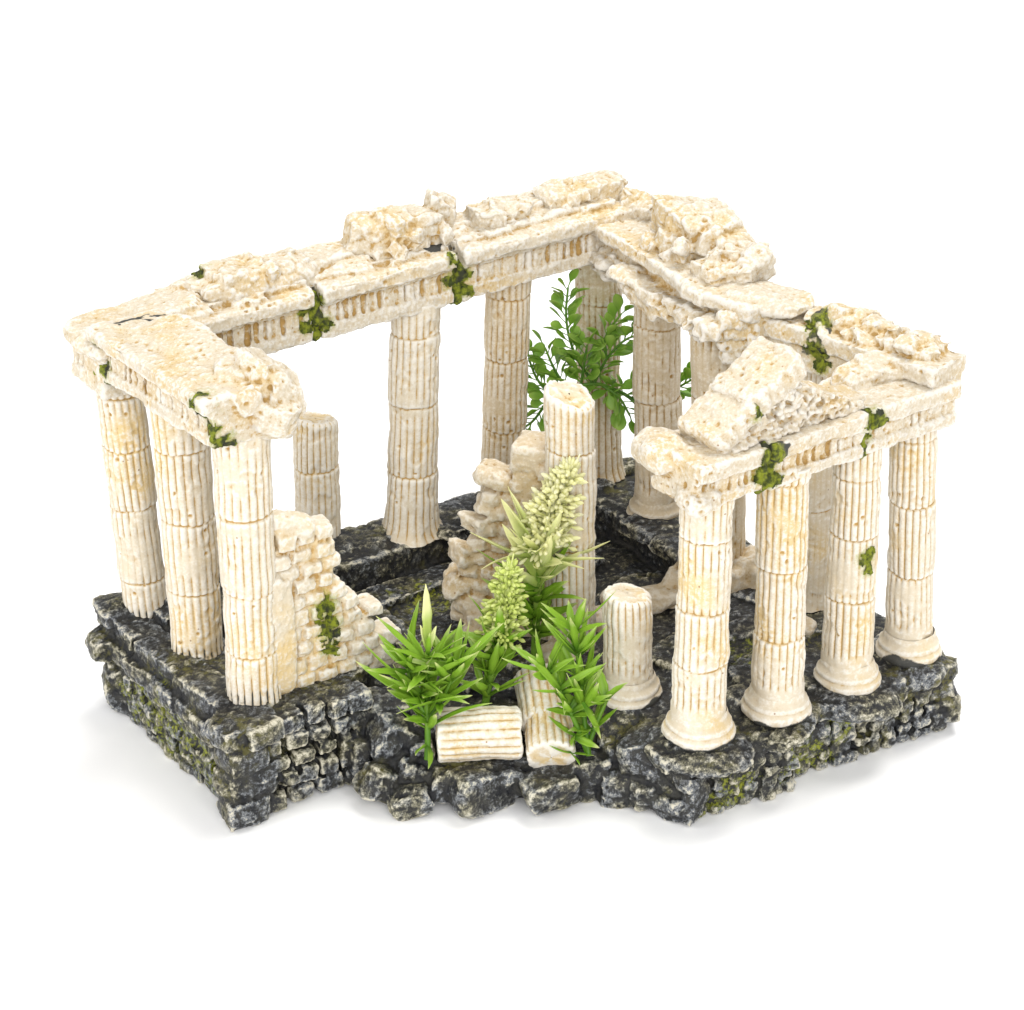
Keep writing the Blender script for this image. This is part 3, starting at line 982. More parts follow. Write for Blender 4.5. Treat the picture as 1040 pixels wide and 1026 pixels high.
E4 = Soup()
C9 = np.array((7.0, 0.6))
beam(E4, [at(0.654), tuple(Bc)], (zat(0.654), zat(1)), PROF, DENT, (0, 0.5), 5)
crown(E4, 0.654, 1.0, 3)
ent_back = cast('entablature', E4, BLK, M['beam'], root, ENT_D, 1, 0.09, 12, seed=14, moss=[(-1.6, 2.7, 13.5, 0.42), (-1.6, 2.7, 12.9, 0.35)], grime=[(-2.3, 2.8, 14.5, 0.5)])
E5 = Soup()
PROF_R = [(0.0, 0.45, 1.0), (0.4, 1.0, 0.85), (0.95, 1.1, 1.1), (1.05, 1.5, 1.28)]
beam(E5, [tuple(Bc + np.array((0.1, -0.1))), (5.2, 4.1), tuple(C9), (8.4, -0.8)], (12.85, 12.75, 12.6, 12.6), PROF_R, None, (0.6, 0.3), 6)
for k in range(30):                                                  # ragged broken inner face
    t_ = rnd.random()
    p = (1 - t_) * np.array((3.9, 5.6)) + t_ * np.array((7.3, -0.9))
    E5.stone((p[0] - 0.65 + rnd.uniform(-.2, .3), p[1] - 0.3, rnd.uniform(12.65, 13.25)), (rnd.uniform(.6, 1.3), rnd.uniform(.6, 1.1), rnd.uniform(.3, .55)), (rnd.uniform(-.25, .25), rnd.uniform(-.2, .2), rnd.uniform(-1.4, -0.8)), 0.2, 0.25, 130 + k)
for k in range(26):                                                  # brickwork under the broken end
    t_ = (k % 7) / 6
    row = k // 7
    E5.stone((7.0 + 2.0 * t_ + 0.15 * (row % 2), -1.45 + 0.45 * t_ + 0.1 * row, 13.55 - 0.45 * row), (0.5, 0.55, 0.42), (rnd.uniform(-.1, .1), rnd.uniform(-.1, .1), 0.3), 0.25, 0.12, 190 + k)
for k in range(9):                                                   # drooping shells and stumps below
    E5.stone((7.2 + 0.24 * k, -1.1 + 0.12 * k, 12.35 - 0.1 * (k % 3)), (0.42, 0.7, 1.2), (0.35, 0.12 * (k - 4), 0.2), 0.7, 0.2, 220 + k)
E5.stone((8.3, -0.6, 14.0), (3.1, 1.9, 0.6), (0, 0.05, -0.35), 0.65, 0.10, 240, 8)
cast('entablature', E5, BLK, M['beam'], root, ENT_D, 1, 0.09, 12, seed=15, label='crumbling right hand beam with a ragged edge')
# lower return to the portico
E6 = Soup()
beam(E6, [(8.9, -0.6), (10.4, -1.9), (13.1, -4.4)], 12.0, [(0.0, 0.5, 0.85), (0.45, 1.0, 0.8), (0.95, 1.55, 1.0)], None, (0.5, 0.9), 7)
for k in range(44):
    t_ = rnd.random()
    p = (1 - t_) * np.array((10.3, -1.6)) + t_ * np.array((13.5, -4.3))
    E6.stone((p[0] + rnd.uniform(-.6, .5), p[1] + rnd.uniform(-.6, .5), rnd.uniform(13.2, 13.95)), (rnd.uniform(.5, 1.3), rnd.uniform(.5, 1.0), rnd.uniform(.3, .6)), (rnd.uniform(-.4, .4), rnd.uniform(-.4, .4), rnd.uniform(-1, 0.2)), 0.2, 0.25, 250 + k)
E6.stone((11.6, -4.6, 13.1), (1.9, 1.2, 1.0), (0.2, 0.1, 0.4), 0.5, 0.2, 300)
E6.stone((10.75, -5.2, 12.9), (1.6, 1.0, 0.9), (0.2, 0.0, 0.6), 0.6, 0.2, 301)
E6.stone((10.6, -2.0, 13.95), (0.8, 0.8, 0.7), (0, 0.3, 0.6), 0.6, 0.15, 302)
cast('entablature', E6, BLK, M['beam'], root, ENT_D, 1, 0.09, 12, seed=16, moss=[(9.95, -2.2, 13.6, 0.6), (9.95, -2.5, 13.0, 0.6), (10.1, -2.6, 12.5, 0.5), (10.3, -1.9, 13.9, 0.35)],
     grime=[(10.0, -2.3, 13.2, 0.7), (10.1, -2.0, 13.8, 0.45)], label='lower mossy return beam piled with rubble')
# portico
Pa, Pb = np.array((5.85, -9.4)), np.array((12.95, -4.35))
PU = (Pb - Pa) / np.linalg.norm(Pb - Pa)
PN = np.array((PU[1], -PU[0]))
PROF_P = [(0.0, 0.42, 1.12), (0.38, 0.95, 0.92), (0.9, 1.05, 1.12), (1.02, 1.55, 1.32)]
PD = (0.40, 0.88, 1.04, 1)
ZP = 11.3


def po(s_, n_=0.0):
    return tuple(Pa + PU * s_ + PN * n_)


P1 = Soup()
beam(P1, [po(-1.3), po(1.33)], ZP, PROF_P, PD, (0, 0), 21)
P1.stone((*po(-0.95, -1.0), 12.45), (1.3, 1.7, 0.95), (0, 0, 0.5), 0.75, 0.12, 310)
P1.stone((*po(-0.9, 0.7), 11.6), (1.3, 1.2, 0.7), (0, 0.1, 0.5), 0.7, 0.15, 311)
cast('entablature', P1, BLK, M['beam'], root, ENT_D, 1, 0.09, 12, seed=17, moss=[(*po(1.3, 1.3), 12.5, 0.45), (*po(1.25, 1.1), 11.9, 0.5)])
P2 = Soup()
beam(P2, [po(1.48), po(5.35)], ZP + 0.02, PROF_P, PD, (0, 0), 22)
ent_front = cast('entablature', P2, BLK, M['beam'], root, ENT_D, 1, 0.09, 12, seed=18, moss=[(*po(1.55, 1.2), 12.3, 0.55), (*po(1.6, 1.0), 11.6, 0.5), (*po(1.5, 1.3), 12.7, 0.4), (*po(5.4, 1.3), 12.5, 0.4)], grime=[(*po(1.6, 1.2), 12.4, 0.5)])
P3 = Soup()
beam(P3, [po(5.5), po(9.3)], ZP + 0.06, PROF_P, PD, (0, 0), 23)
ent_side = cast('entablature', P3, BLK, M['beam'], root, ENT_D, 1, 0.09, 12, seed=19, moss=[(*po(5.6, 1.25), 12.5, 0.6), (*po(5.5, 1.2), 12.0, 0.4), (*po(5.2, 1.1), 11.5, 0.3)])
# pediment: stepped rubble tympanum and two pieces of the raking slab
TY = Soup()
k = 0
for row in range(10):
    z = 12.92 + 0.19 * row
    for s_ in np.arange(0.3 + 0.13 * (row % 2), 5.5, 0.27):
        if z < min(12.9 + (s_ - 0.2) * 0.62, 14.3 - max(0, s_ - 2.9) * 0.48) + 0.05 and rnd.random() > 0.08:
            TY.stone((*po(s_ + rnd.uniform(-.04, .04), rnd.uniform(0.62, 0.76)), z), (rnd.uniform(.19, .26), 0.5, rnd.uniform(.13, .17)), (rnd.uniform(-.15, .15), rnd.uniform(-.15, .15), 0.59), 0.3, 0.12, 330 + k, 4)
        k += 1
for s_ in np.arange(0.3, 5.6, 0.2):
    zt = min(12.8 + (s_ - 0.2) * 0.6, 14.15 - max(0, s_ - 2.9) * 0.48)
    if zt > 12.85:
        TY.bar(po(s_), po(s_ + 0.22), -0.68, 0.9, 12.6, zt)
TY.stone((*po(5.0, -0.1), 12.95), (1.8, 1.5, 0.7), (0, 0.15, 0.6), 0.5, 0.2, 500)
cast('tympanum', TY, 0.04, M['beam'], root, [('n', 1.2, 0.05), ('n', 5, 0.02), ('p', 2.6, 0.06)], 1, 0.09, 9, seed=21)


def rake(s0, s1, z0, z1, w0, w1, th, name, seed, moss=(), grime=()):
    sp = Soup()
    ang = math.atan2(z1 - z0, s1 - s0)
    for k in range(7):
        t_ = (k + 0.5) / 7
        c = po(s0 + (s1 - s0) * t_, (w0 + w1) / 2)
        L = math.hypot(s1 - s0, z1 - z0) / 7
        sp.stone((c[0], c[1], z0 + (z1 - z0) * t_), (L * 1.7, abs(w1 - w0) * (1 + 0.04 * math.sin(3 * k + seed)), th), (0, -ang, math.atan2(PU[1], PU[0])), 0.42, 0.07, seed + k, 7)
    cast(name, sp, 0.05, M['beam'], root, ENT_D, 3, 0.10, 9, seed=seed, moss=moss, grime=grime)


rake(-0.25, 1.15, 13.05, 13.95, -1.05, 0.92, 0.85, 'raking_slab', 41, moss=[(*po(1.35, 0.9), 14.1, 0.45), (*po(1.1, 1.2), 13.7, 0.4)])
rake(1.0, 2.95, 13.95, 14.95, -1.05, 0.95, 0.95, 'raking_slab', 42, moss=[(*po(1.2, 1.2), 13.7, 0.4)], grime=[(*po(1.2, 1.2), 13.5, 0.5)])


# ---- moss packed into the joints
def packed(p, q, hw, z0, z1, parent, seed):
    sp = Soup()
    r = random.Random(seed)
    p, q = np.array(p, float), np.array(q, float)
    d = (q - p) / np.linalg.norm(q - p)
    n = np.array([-d[1], d[0]])
    c = (p + q) / 2
    L = np.linalg.norm(q - p)
    sp.bar(p - d * 0.05, q + d * 0.05, -hw + 0.25, hw - 0.25, z0 + 0.05, z1 - 0.1)
    for side in (-1, 1):
        for k in range(16):
            a_ = c + n * side * (hw - r.uniform(0.15, 0.4)) + d * r.uniform(-.5, .5) * L
            sp.stone((a_[0], a_[1], r.uniform(z0, z1)), (r.uniform(.2, .4), r.uniform(.2, .4), r.uniform(.2, .45)), (r.random(), r.random(), r.random()), 0.8, 0.2, seed * 30 + k, 4)
    V, F = voxel(sp, 0.045)
    T = Topo(F, len(V))
    V = T.smooth(V, 1)
    V = V + T.normals(V) * (0.05 * fbm(V, 3.0, 3, seed) + 0.03 * perlin(V, 9.0, seed + 1))[:, None]
    link('moss', V, F, M['moss'], parent, attrs={'tip': np.zeros(len(V))})


packed(at(0.347), at(0.362), 1.18, zat(0.35) + 0.1, zat(0.35) + 1.5, ent_mid, 3)
packed(at(0.637), at(0.653), 1.22, zat(0.645) + 0.05, zat(0.645) + 1.6, ent_back, 4)
packed(tuple(A + VD * 0.3), tuple(A + VD * 0.56), 1.15, 12.7, 13.9, ent_short, 5)
packed(po(1.33), po(1.48), 1.16, ZP + 0.05, ZP + 1.45, ent_front, 6)
packed(po(5.35), po(5.5), 1.18, ZP + 0.05, ZP + 1.5, ent_side, 7)


# ---- rubble on the beams
def rubble(stones, seed, label=None, extra=None, moss=(), grime=()):
    sp = Soup()
    for k, (x, y, z, sx, sy, sz, rx, ry, rz, rn) in enumerate(stones):
        sp.stone((x, y, z), (sx, sy, sz), (rx, ry, rz), rn * 0.6, 0.15, seed * 20 + k, 8)
    if extra:
        extra(sp)
    cast('rubble_block', sp, 0.045, M['beam'], root, [('n', 0.9, 0.06), ('n', 2.6, 0.035), ('c', 1.1, 0.045), ('n', 6.0, 0.02), ('n', 12.0, 0.012), ('p', 2.2, 0.07)], 3, 0.11, 12, seed=seed, label=label, moss=moss, grime=grime)


def lumps(x0, y0, x1, y1, z0, z1, wd, n, seed, s0=0.35, s1=0.6):
    r = random.Random(seed)

    def f(sp):
        for k in range(n):
            t_ = r.random()
            dx, dy = x1 - x0, y1 - y0
            L = math.hypot(dx, dy)
            o_ = r.uniform(-wd, wd)
            s_ = r.uniform(s0, s1)
            sp.stone((x0 + dx * t_ - dy / L * o_, y0 + dy * t_ + dx / L * o_, r.uniform(z0, z1)), (s_ * r.uniform(.8, 1.6), s_, s_), (r.uniform(-.5, .5), r.uniform(-.5, .5), r.uniform(0, 3)), 0.3, 0.18, seed * 50 + k, 5)
    return f


rubble([(-8.7, -0.1, 14.3, 4.0, 2.3, 1.2, 0, -0.04, 0.58, 0.6), (-9.2, -0.3, 14.5, 1.8, 1.7, 1.2, 0, 0.1, 0.6, 0.5), (-7.8, 0.6, 14.55, 2.2, 1.6, 0.9, 0, -0.05, 0.6, 0.6)], 51,
       'long crumbled mound on the back beam', lumps(-9.8, -0.8, -7.0, 0.9, 14.3, 14.95, 0.8, 40, 61, 0.25, 0.55), moss=[(-10.2, -0.2, 14.6, 0.5)])
rubble([(-5.0, 2.6, 14.9, 1.4, 1.3, 1.7, 0.1, 0.15, 0.3, 0.6), (-4.0, 2.6, 15.1, 1.3, 1.2, 1.5, 0.2, -0.1, 0.9, 0.55), (-3.3, 3.1, 15.1, 1.6, 1.4, 1.3, 0, 0.2, 0.6, 0.5), (-2.5, 4.0, 15.3, 1.2, 1.1, 1.3, 0.1, 0.3, 0.4, 0.5), (-3.9, 2.9, 14.4, 3.0, 1.7, 0.8, 0, 0, 0.6, 0.5)], 52,
       'tallest knobbly rubble heap on the back beam', lumps(-4.2, 2.2, -2.4, 3.6, 14.4, 15.3, 0.6, 30, 62, 0.3, 0.55))
rubble([(-0.45, 4.8, 14.85, 2.1, 1.5, 0.9, 0.1, -0.1, 0.5, 0.6), (-0.9, 4.5, 14.75, 1.1, 1.2, 0.9, 0, 0.1, 0.4, 0.6)], 53, 'small flat rock on the back beam', lumps(-0.9, 4.4, 0.3, 5.2, 14.75, 15.15, 0.4, 12, 63))
rubble([(2.4, 6.8, 14.95, 3.0, 1.6, 0.95, 0.1, -0.08, 0.45, 0.4), (1.6, 6.2, 14.95, 1.2, 1.3, 0.9, 0, 0, 0.4, 0.6), (3.3, 7.2, 15.1, 1.3, 1.2, 0.8, 0, 0.1, 0.3, 0.5)], 54, 'broad block of broken courses near the back corner',
       lumps(1.2, 5.9, 3.6, 7.3, 14.9, 15.4, 0.5, 26, 64))
rubble([(4.7, 6.4, 14.55, 1.5, 1.3, 0.8, 0.2, 0.1, -0.6, 0.6), (4.3, 6.7, 14.7, 0.8, 0.8, 0.8, 0, 0.3, 0.2, 0.7)], 55, 'small fan shaped chunk at the back corner', lumps(4.3, 6.6, 5.1, 6.0, 14.6, 14.9, 0.4, 10, 65, 0.2, 0.35))
rubble([(6.3, 3.6, 14.8, 2.5, 2.2, 1.5, 0.0, 0.15, -1.0, 0.5), (6.9, 3.1, 15.0, 1.8, 1.6, 1.3, 0.1, 0.25, -1.0, 0.45), (7.5, 2.3, 14.6, 1.8, 1.4, 1.1, 0, 0.3, -1.0, 0.5), (6.0, 3.0, 14.5, 1.5, 1.5, 1.1, 0.2, 0.1, -1.1, 0.5),
        (7.9, 0.8, 14.3, 0.9, 1.5, 1.4, 0.3, 0.15, -0.5, 0.5), (6.7, 0.9, 14.2, 1.1, 1.2, 0.9, 0, 0.1, -1, 0.5), (8.1, 1.6, 14.2, 1.1, 1.3, 1.0, 0, 0.2, -1, 0.5), (5.6, 4.6, 14.4, 1.4, 1.4, 0.9, 0, 0.1, -1, 0.55)], 56,
       'big pile of broken blocks on the right beam', lumps(5.3, 3.9, 7.9, 0.6, 14.0, 14.9, 0.9, 40, 66, 0.35, 0.8))


# ------------------------------------------------------------------ plastic plants
class Plant:
    def __init__(s):
        s.v, s.f, s.t = [], [], []

    def leaf(s, p, d, L, wd, bend=0.3, seed=0, fold=0.25, shape='lance', t0=0.0, th=0.035):
        p, d = np.array(p, float), np.array(d, float)
        d /= np.linalg.norm(d)
        up = np.array([0, 0, 1.0])
        sd = np.cross(d, up)
        if np.linalg.norm(sd) < 0.05:
            sd = np.array([1.0, 0, 0])
        sd /= np.linalg.norm(sd)
        rg = np.random.RandomState(seed)
        tw = rg.uniform(-1.0, 1.0)
        nn = np.cross(sd, d)
        sd, nn = sd * math.cos(tw) + nn * math.sin(tw), nn * math.cos(tw) - sd * math.sin(tw)
        nl, nw = 9, 4
        b = len(s.v)
        for side in (1, -1):
            for i in range(nl + 1):
                t_ = 1 - (1 - i / nl) ** 1.5
                if shape == 'lance':
                    w_ = wd * (math.sin(math.pi * min(1, t_ * 0.86 + 0.14)) ** 0.85) * (1 if t_ < 0.98 else 0.05)
                    w_ *= 1 + 0.10 * math.sin(t_ * 19 + seed)
                else:
                    w_ = wd * (0.12 + 0.88 * sstep(0.25, 0.65, t_)) * math.sqrt(max(0.0, 1 - max(0, (t_ - 0.66) / 0.34) ** 2.2))
                c = p + d * L * t_ + nn * (-bend * L * t_ * t_) 
                for j in range(nw + 1):
                    x = j / nw * 2 - 1
                    q = c + sd * x * w_ * 0.5 + nn * (abs(x) * w_ * fold) + nn * side * th * (1 - 0.7 * x * x) * 0.5 * (1 - 0.5 * t_)
                    s.v.append(q)
                    s.t.append(t0 + (1 - t0) * t_)
        m_ = (nl + 1) * (nw + 1)
        for sdx in (0, 1):
            for i in range(nl):
                for j in range(nw):
                    q = [b + sdx * m_ + i * (nw + 1) + j, b + sdx * m_ + i * (nw + 1) + j + 1, b + sdx * m_ + (i + 1) * (nw + 1) + j + 1, b + sdx * m_ + (i + 1) * (nw + 1) + j]
                    s.f.append(q if sdx == 0 else q[::-1])
        for i in range(nl):
            for j, fl in ((0, 0), (nw, 1)):
                q = [b + i * (nw + 1) + j, b + (i + 1) * (nw + 1) + j, b + m_ + (i + 1) * (nw + 1) + j, b + m_ + i * (nw + 1) + j]
                s.f.append(q[::-1] if fl else q)

    def blob(s, c, d, L, wd, tv):
        """a fat little petal"""
        c, d = np.array(c, float), np.array(d, float)
        d /= np.linalg.norm(d)
        a_ = np.cross(d, (0.31, 0.2, 0.93))
        a_ /= np.linalg.norm(a_)
        b_ = np.cross(d, a_)
        base = len(s.v)
        prof = [(0, 0.25), (0.3, 0.7), (0.6, 0.95), (0.85, 0.6), (1.0, 0.08)]
        for t_, r_ in prof:
            for k in range(6):
                an = k * math.pi / 3
                s.v.append(c + d * L * t_ + (a_ * math.cos(an) + b_ * math.sin(an)) * r_ * wd / 2)
                s.t.append(tv + 0.35 * t_)
        for i in range(len(prof) - 1):
            for k in range(6):
                s.f.append([base + i * 6 + k, base + i * 6 + (k + 1) % 6, base + (i + 1) * 6 + (k + 1) % 6, base + (i + 1) * 6 + k])

    def tube(s, pts, r0, r1, tv0=0.0, tv1=0.3):
        pts = [np.array(p, float) for p in pts]
        # smooth the polyline
        for _ in range(2):
            q = [pts[0]]
            for i in range(len(pts) - 1):
                q += [pts[i] * 0.75 + pts[i + 1] * 0.25, pts[i] * 0.25 + pts[i + 1] * 0.75]
            pts = q + [pts[-1]]
        base = len(s.v)
        n_ = len(pts)
        for i, p in enumerate(pts):
            d = pts[min(i + 1, n_ - 1)] - pts[max(i - 1, 0)]
            d /= np.linalg.norm(d)
            a_ = np.cross(d, (0.9, 0.1, 0.3))
            a_ /= np.linalg.norm(a_)
            b_ = np.cross(d, a_)
            r_ = r0 + (r1 - r0) * i / (n_ - 1)
            for k in range(8):
                an = k * math.pi / 4
                s.v.append(p + (a_ * math.cos(an) + b_ * math.sin(an)) * r_)
                s.t.append(tv0 + (tv1 - tv0) * i / (n_ - 1))
        for i in range(n_ - 1):
            for k in range(8):
                s.f.append([base + i * 8 + k, base + i * 8 + (k + 1) % 8, base + (i + 1) * 8 + (k + 1) % 8, base + (i + 1) * 8 + k])
        for e in (base, base + (n_ - 1) * 8):
            s.f.append([e + k for k in range(8)])

    def build(s, name, mat, parent, origin):
        return link(name, np.array(s.v), s.f, mat, parent, origin, {'tip': s.t})


def plant_root(name, loc, label):
    o = bpy.data.objects.new(name, None)
    o.location = Vector(loc) * S
    o.empty_display_size = 0.02
    o['label'], o['category'], o['group'] = label, 'plastic plant', 'plastic plants on the ornament'
    sc.collection.objects.link(o)
    return o


def along(pts, t_):
    pts = np.array(pts, float)
    seg = np.linalg.norm(np.diff(pts, axis=0), axis=1)
    cum = np.concatenate([[0], np.cumsum(seg)])
    x = t_ * cum[-1]
    return np.array([np.interp(x, cum, pts[:, k]) for k in range(3)])


def whorls(pl, pts, ts, n, L, wd, elev, seed, bend=0.25, t0=0.0):
    r = random.Random(seed)
    for k, t_ in enumerate(ts):
        p = along(pts, t_)
        for j in range(n):
            az = 2 * math.pi * (j + 0.5 * (k % 2)) / n + r.uniform(-.35, .35)
            el = min(1.35, elev + 0.15 + r.uniform(-.45, .4))
            d = (math.cos(az) * math.cos(el), math.sin(az) * math.cos(el), math.sin(el))
            q_ = along(pts, min(1, max(0, t_ + r.uniform(-.07, .07))))
            pl.leaf(q_, d, L * r.uniform(0.6, 1.3), wd * r.uniform(0.7, 1.1), bend * r.uniform(-1.3, 0.9), r.randrange(9999), 0.22, 'lance', t0)


def spike(pl, pts, rad, n, seed, L=0.30, wd=0.2):
    r = random.Random(seed)
    for k in range(n):
        t_ = (k + 0.5) / n
        p = along(pts, t_)
        az = k * 2.399 + r.uniform(-.2, .2)
        el = 0.35 + 0.5 * t_ + r.uniform(-.9, .9)
        az += r.uniform(-.5, .5)
        d = np.array((math.cos(az) * math.cos(el), math.sin(az) * math.cos(el), math.sin(el)))
        rr = rad * (1 - 0.55 * t_ ** 2) * r.uniform(0.45, 1.12)
        pl.blob(p + d * max(rr - L, 0.02), d, L * r.uniform(.85, 1.2), wd * r.uniform(.85, 1.2), r.uniform(0.1, 0.7))
        if k % 4 == 0:
            pl.tube([p, p + d * max(rr - L * 0.6, 0.05)], 0.035, 0.03, 0.1, 0.3)


# front left spiky plant
o = plant_root('plastic_plant', (-2.66, -9.1, 1.6), 'bright green spiky plastic plant with one tall bud, beside the brick wall')
ST = [(-2.70, -9.55, 1.75), (-2.68, -9.3, 2.6), (-2.72, -8.9, 3.6), (-2.7, -8.5, 5.1)]
p = Plant()
p.tube(ST, 0.11, 0.07)
p.tube([(-2.69, -9.1, 3.0), (-3.1, -8.8, 3.7), (-3.35, -8.5, 4.6)], 0.08, 0.05)
p.tube([(-2.69, -9.1, 3.0), (-2.1, -8.8, 3.7), (-1.75, -8.5, 4.7)], 0.08, 0.05)
p.tube([(-2.7, -8.5, 5.0), (-2.68, -8.4, 6.4)], 0.05, 0.03)
p.build('stem', M['leaf'], o, (-2.66, -9.1, 1.6))
p = Plant()
whorls(p, ST, (0.35, 0.55, 0.75, 0.92), 10, 1.8, 0.30, 0.5, 71)
whorls(p, [(-2.69, -9.1, 3.0), (-3.1, -8.8, 3.7), (-3.35, -8.5, 4.6)], (0.35, 0.65, 0.95), 9, 1.8, 0.30, 0.42, 72)
whorls(p, [(-2.69, -9.1, 3.0), (-2.1, -8.8, 3.7), (-1.75, -8.5, 4.7)], (0.35, 0.7, 0.95), 9, 1.8, 0.31, 0.45, 73, 0.25, 0.15)
p.leaf((-2.72, -9.5, 2.2), (-0.5, -0.6, 0.25), 0.7, 0.3, 0.3, 7)
p.leaf((-2.66, -9.5, 2.2), (0.15, -0.9, -0.3), 0.8, 0.25, 0.2, 8)
p.build('leaves', M['leaf'], o, (-2.66, -9.1, 1.6))
p = Plant()
p.leaf((-2.69, -8.45, 5.5), (0.0, -0.05, 1), 2.1, 0.34, 0.0, 5, 0.12, 'lance', 0.3, 0.12)
p.leaf((-2.71, -8.45, 5.2), (-0.2, -0.05, 1), 0.9, 0.24, 0.0, 6, 0.12, 'lance', 0.3, 0.08)
p.leaf((-2.67, -8.45, 5.1), (0.3, -0.05, 1), 1.0, 0.24, 0.0, 9, 0.12, 'lance', 0.3, 0.08)
p.build('bud', M['pale_leaf'], o, (-2.66, -9.1, 1.6))

# middle plant with the pale green flower
o = plant_root('plastic_plant', (-0.9, -7.2, 2.2), 'plastic plant with a yellow green flower spike behind the lying drum')
ST = [(-0.9, -7.3, 2.2), (-0.75, -7.2, 3.2), (-0.45, -6.9, 4.3), (-0.2, -6.6, 5.0)]
FL = [(-0.35, -6.75, 4.5), (-0.22, -6.5, 5.6), (-0.1, -6.3, 6.9)]
p = Plant()
p.tube(ST, 0.14, 0.10)
p.tube(FL, 0.10, 0.04)
p.build('stem', M['pale_leaf'], o, (-0.9, -7.2, 2.2))
p = Plant()
whorls(p, ST, (0.2, 0.4, 0.6, 0.8), 10, 1.6, 0.31, 0.6, 75)
p.build('leaves', M['leaf'], o, (-0.9, -7.2, 2.2))
p = Plant()
spike(p, FL, 0.92, 560, 76, 0.31, 0.14)
p.leaf((-0.1, -6.35, 6.5), (0.15, 0, 1), 1.0, 0.2, 0.0, 3, 0.1, 'lance', 0.5, 0.1)
p.build('flower_spike', M['green_flower'], o, (-0.9, -7.2, 2.2))

# tall plant with the cream flower
o = plant_root('plastic_plant', (0.9, -4.6, 2.3), 'tallest plastic plant with cream flower spike in front of the broken column')
ST = [(0.75, -4.9, 2.4), (0.80, -4.8, 3.8), (0.85, -4.7, 5.2), (0.95, -4.6, 6.7)]
FL = [(0.95, -4.6, 6.7), (1.3, -4.5, 8.0), (1.9, -4.4, 9.5)]
p = Plant()
p.tube(ST, 0.15, 0.11)
p.tube(FL, 0.11, 0.05)
p.build('stem', M['pale_leaf'], o, (0.9, -4.6, 2.3))
p = Plant()
whorls(p, ST, (0.72, 0.82, 0.92), 8, 2.1, 0.46, 0.5, 81, 0.15, 0.4)
whorls(p, [(0.95, -4.65, 6.2), (0.95, -4.6, 7.0)], (0.1, 0.5), 9, 2.3, 0.46, 0.65, 83, 0.1, 0.45)
p.leaf((0.95, -4.6, 6.3), (-0.85, -0.3, 0.5), 2.2, 0.5, 0.45, 12, 0.2, 'lance', 0.35)
p.leaf((0.95, -4.6, 6.2), (1.0, -0.3, 0.25), 2.2, 0.45, 0.0, 13, 0.2, 'lance', 0.35)
p.leaf((0.9, -4.6, 6.6), (-0.55, -0.2, 1.0), 2.2, 0.40, 0.0, 14, 0.2, 'lance', 0.35)
p.build('upper_leaves', M['pale_leaf'], o, (0.9, -4.6, 2.3))
p = Plant()
whorls(p, ST, (0.25, 0.38, 0.5, 0.62), 10, 1.9, 0.34, 0.55, 82, 0.3)
p.build('leaves', M['leaf'], o, (0.9, -4.6, 2.3))
p = Plant()
spike(p, FL, 1.12, 620, 84, 0.36, 0.16)
p.leaf((1.75, -4.42, 9.1), (0.45, 0, 1), 1.1, 0.2, 0.0, 3, 0.1, 'lance', 0.5, 0.1)
p.build('flower_spike', M['flower'], o, (0.9, -4.6, 2.3))

# right plant: two drooping sprays
o = plant_root('plastic_plant', (2.45, -8.9, 1.6), 'drooping dark green spiky plastic plant beside the short column stump')
S1 = [(2.45, -9.4, 1.8), (2.3, -9.0, 2.9), (2.2, -8.5, 4.2), (1.95, -8.0, 5.6)]
S2 = [(2.4, -9.3, 1.9), (2.0, -9.2, 3.0), (1.5, -8.9, 4.0), (1.0, -8.6, 4.6)]
S3 = [(2.4, -9.3, 2.0), (2.7, -9.0, 2.8), (3.0, -8.7, 3.4)]
p = Plant()
for s_ in (S1, S2, S3):
    p.tube(s_, 0.10, 0.06)
p.build('stem', M['leaf'], o, (2.45, -8.9, 1.6))
p = Plant()
whorls(p, S1, (0.35, 0.55, 0.75, 0.95), 9, 1.5, 0.29, 0.75, 91, 0.15)
whorls(p, S2, (0.45, 0.7, 0.95), 9, 1.4, 0.29, 0.45, 92)
whorls(p, S3, (0.4, 0.95), 5, 1.2, 0.36, 0.45, 93)
whorls(p, [(1.9, -9.5, 1.9), (2.0, -9.4, 2.6)], (0.1, 0.9), 5, 0.8, 0.26, 0.0, 94)
p.leaf((2.2, -9.6, 3.9), (0.4, -0.3, -0.7), 1.3, 0.35, 0.0, 20)
p.build('leaves', M['leaf'], o, (2.45, -8.9, 1.6))

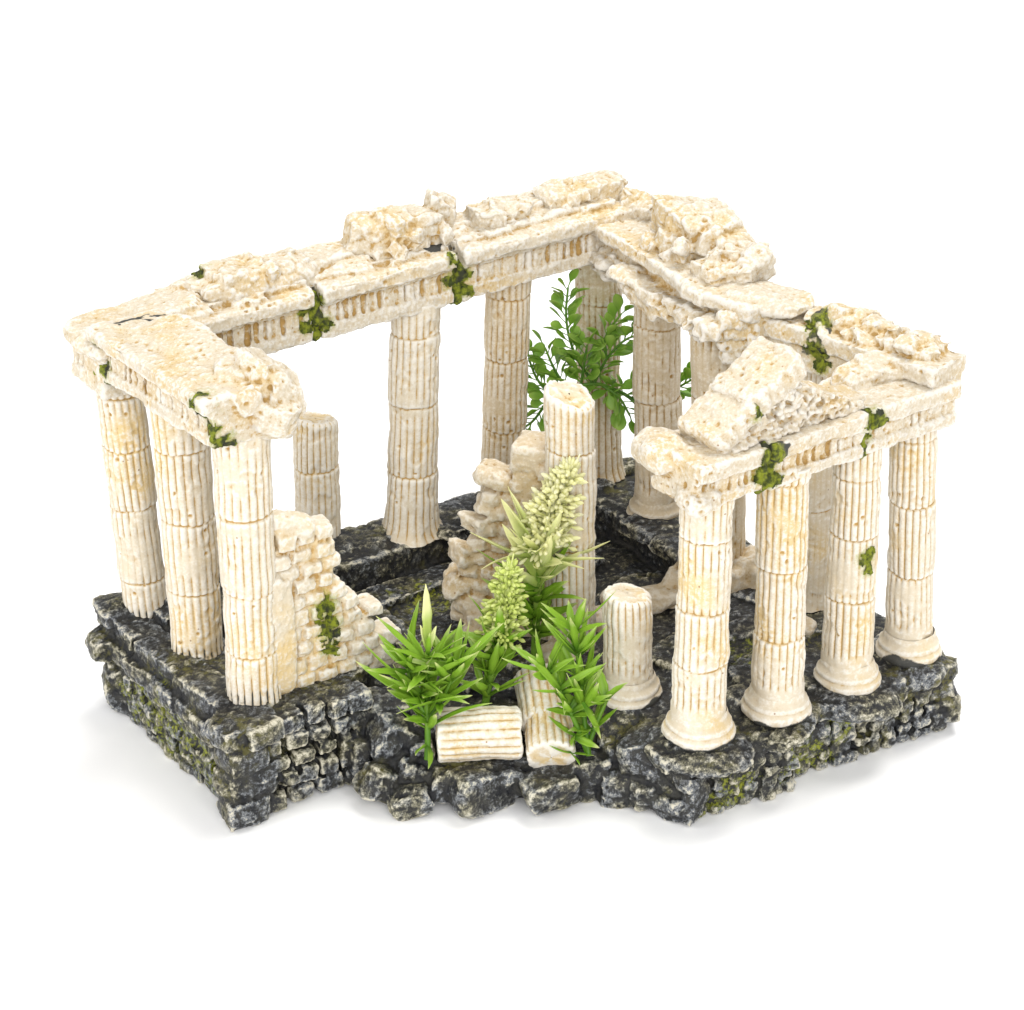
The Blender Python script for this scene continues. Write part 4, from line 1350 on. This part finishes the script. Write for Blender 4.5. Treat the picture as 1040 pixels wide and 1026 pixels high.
# sprig with round leaves behind the back columns
o = plant_root('plastic_plant', (4.75, 6.6, 3.7), 'round leaved green plastic sprig between the back columns')
MAIN = [(4.75, 6.6, 3.7), (4.75, 6.5, 5.2), (4.85, 6.3, 6.6), (4.4, 5.9, 7.4), (3.6, 5.5, 8.0), (2.9, 5.3, 8.3), (2.0, 5.3, 8.0), (1.1, 5.3, 7.3)]
BR = [[(2.9, 5.3, 8.3), (2.2, 5.4, 9.4), (1.9, 5.5, 10.7), (2.0, 5.5, 11.9)],
      [(3.0, 5.3, 8.3), (3.4, 5.2, 9.3), (4.0, 5.2, 10.0), (4.5, 5.2, 10.2)],
      [(2.0, 5.3, 8.0), (1.5, 5.4, 8.8), (1.2, 5.4, 9.6)],
      [(4.4, 5.9, 7.4), (4.9, 5.7, 7.9), (5.2, 5.6, 8.8)],
      [(3.3, 5.4, 8.1), (3.9, 5.2, 7.8), (4.3, 5.2, 7.0)],
      [(4.7, 6.0, 7.2), (5.8, 5.4, 7.9), (6.6, 5.0, 8.6)],
      [(1.6, 5.3, 7.6), (0.9, 5.4, 8.3), (0.6, 5.4, 9.2)],
      [(1.2, 5.3, 7.4), (0.8, 5.4, 6.7), (0.4, 5.4, 6.4)],
      [(3.4, 5.2, 9.3), (3.3, 5.2, 10.2), (3.9, 5.2, 11.0)],
      [(2.5, 5.3, 8.2), (2.6, 5.2, 9.0), (2.7, 5.2, 9.8)]]
p = Plant()
p.tube(MAIN, 0.09, 0.05)
for b_ in BR:
    p.tube(b_, 0.06, 0.035)
p.build('stem', M['round_leaf'], o, (4.75, 6.6, 3.7))
p = Plant()
r = random.Random(8)
for b_ in BR + [MAIN[3:]]:
    L = sum(np.linalg.norm(np.array(b_[i + 1]) - np.array(b_[i])) for i in range(len(b_) - 1))
    n_ = max(8, int(L / 0.14))
    for k in range(n_ + 1):
        t_ = 0.12 + 0.88 * (k // 2 * 2) / n_ if k < n_ else 1.0
        c = along(b_, t_)
        dd = along(b_, min(1, t_ + 0.05)) - along(b_, t_ - 0.05)
        dd /= np.linalg.norm(dd)
        sdv = np.cross(dd, (0, -1, 0.2))
        sdv /= np.linalg.norm(sdv)
        sg = 1 if k % 2 else -1
        d = dd * r.uniform(0.5, 1.0) + sdv * sg * r.uniform(0.6, 1.0) * (0.25 if k == n_ else 1) + np.array((0, r.uniform(-.5, .3), r.uniform(-.1, .4)))
        p.leaf(c, d, r.uniform(0.6, 1.0), r.uniform(0.38, 0.50), r.uniform(-.1, .3), r.randrange(999), 0.12, 'spoon', r.uniform(0.1, 0.6) * (c[2] - 6) / 5 + 0.1)
p.build('leaves', M['round_leaf'], o, (4.75, 6.6, 3.7))
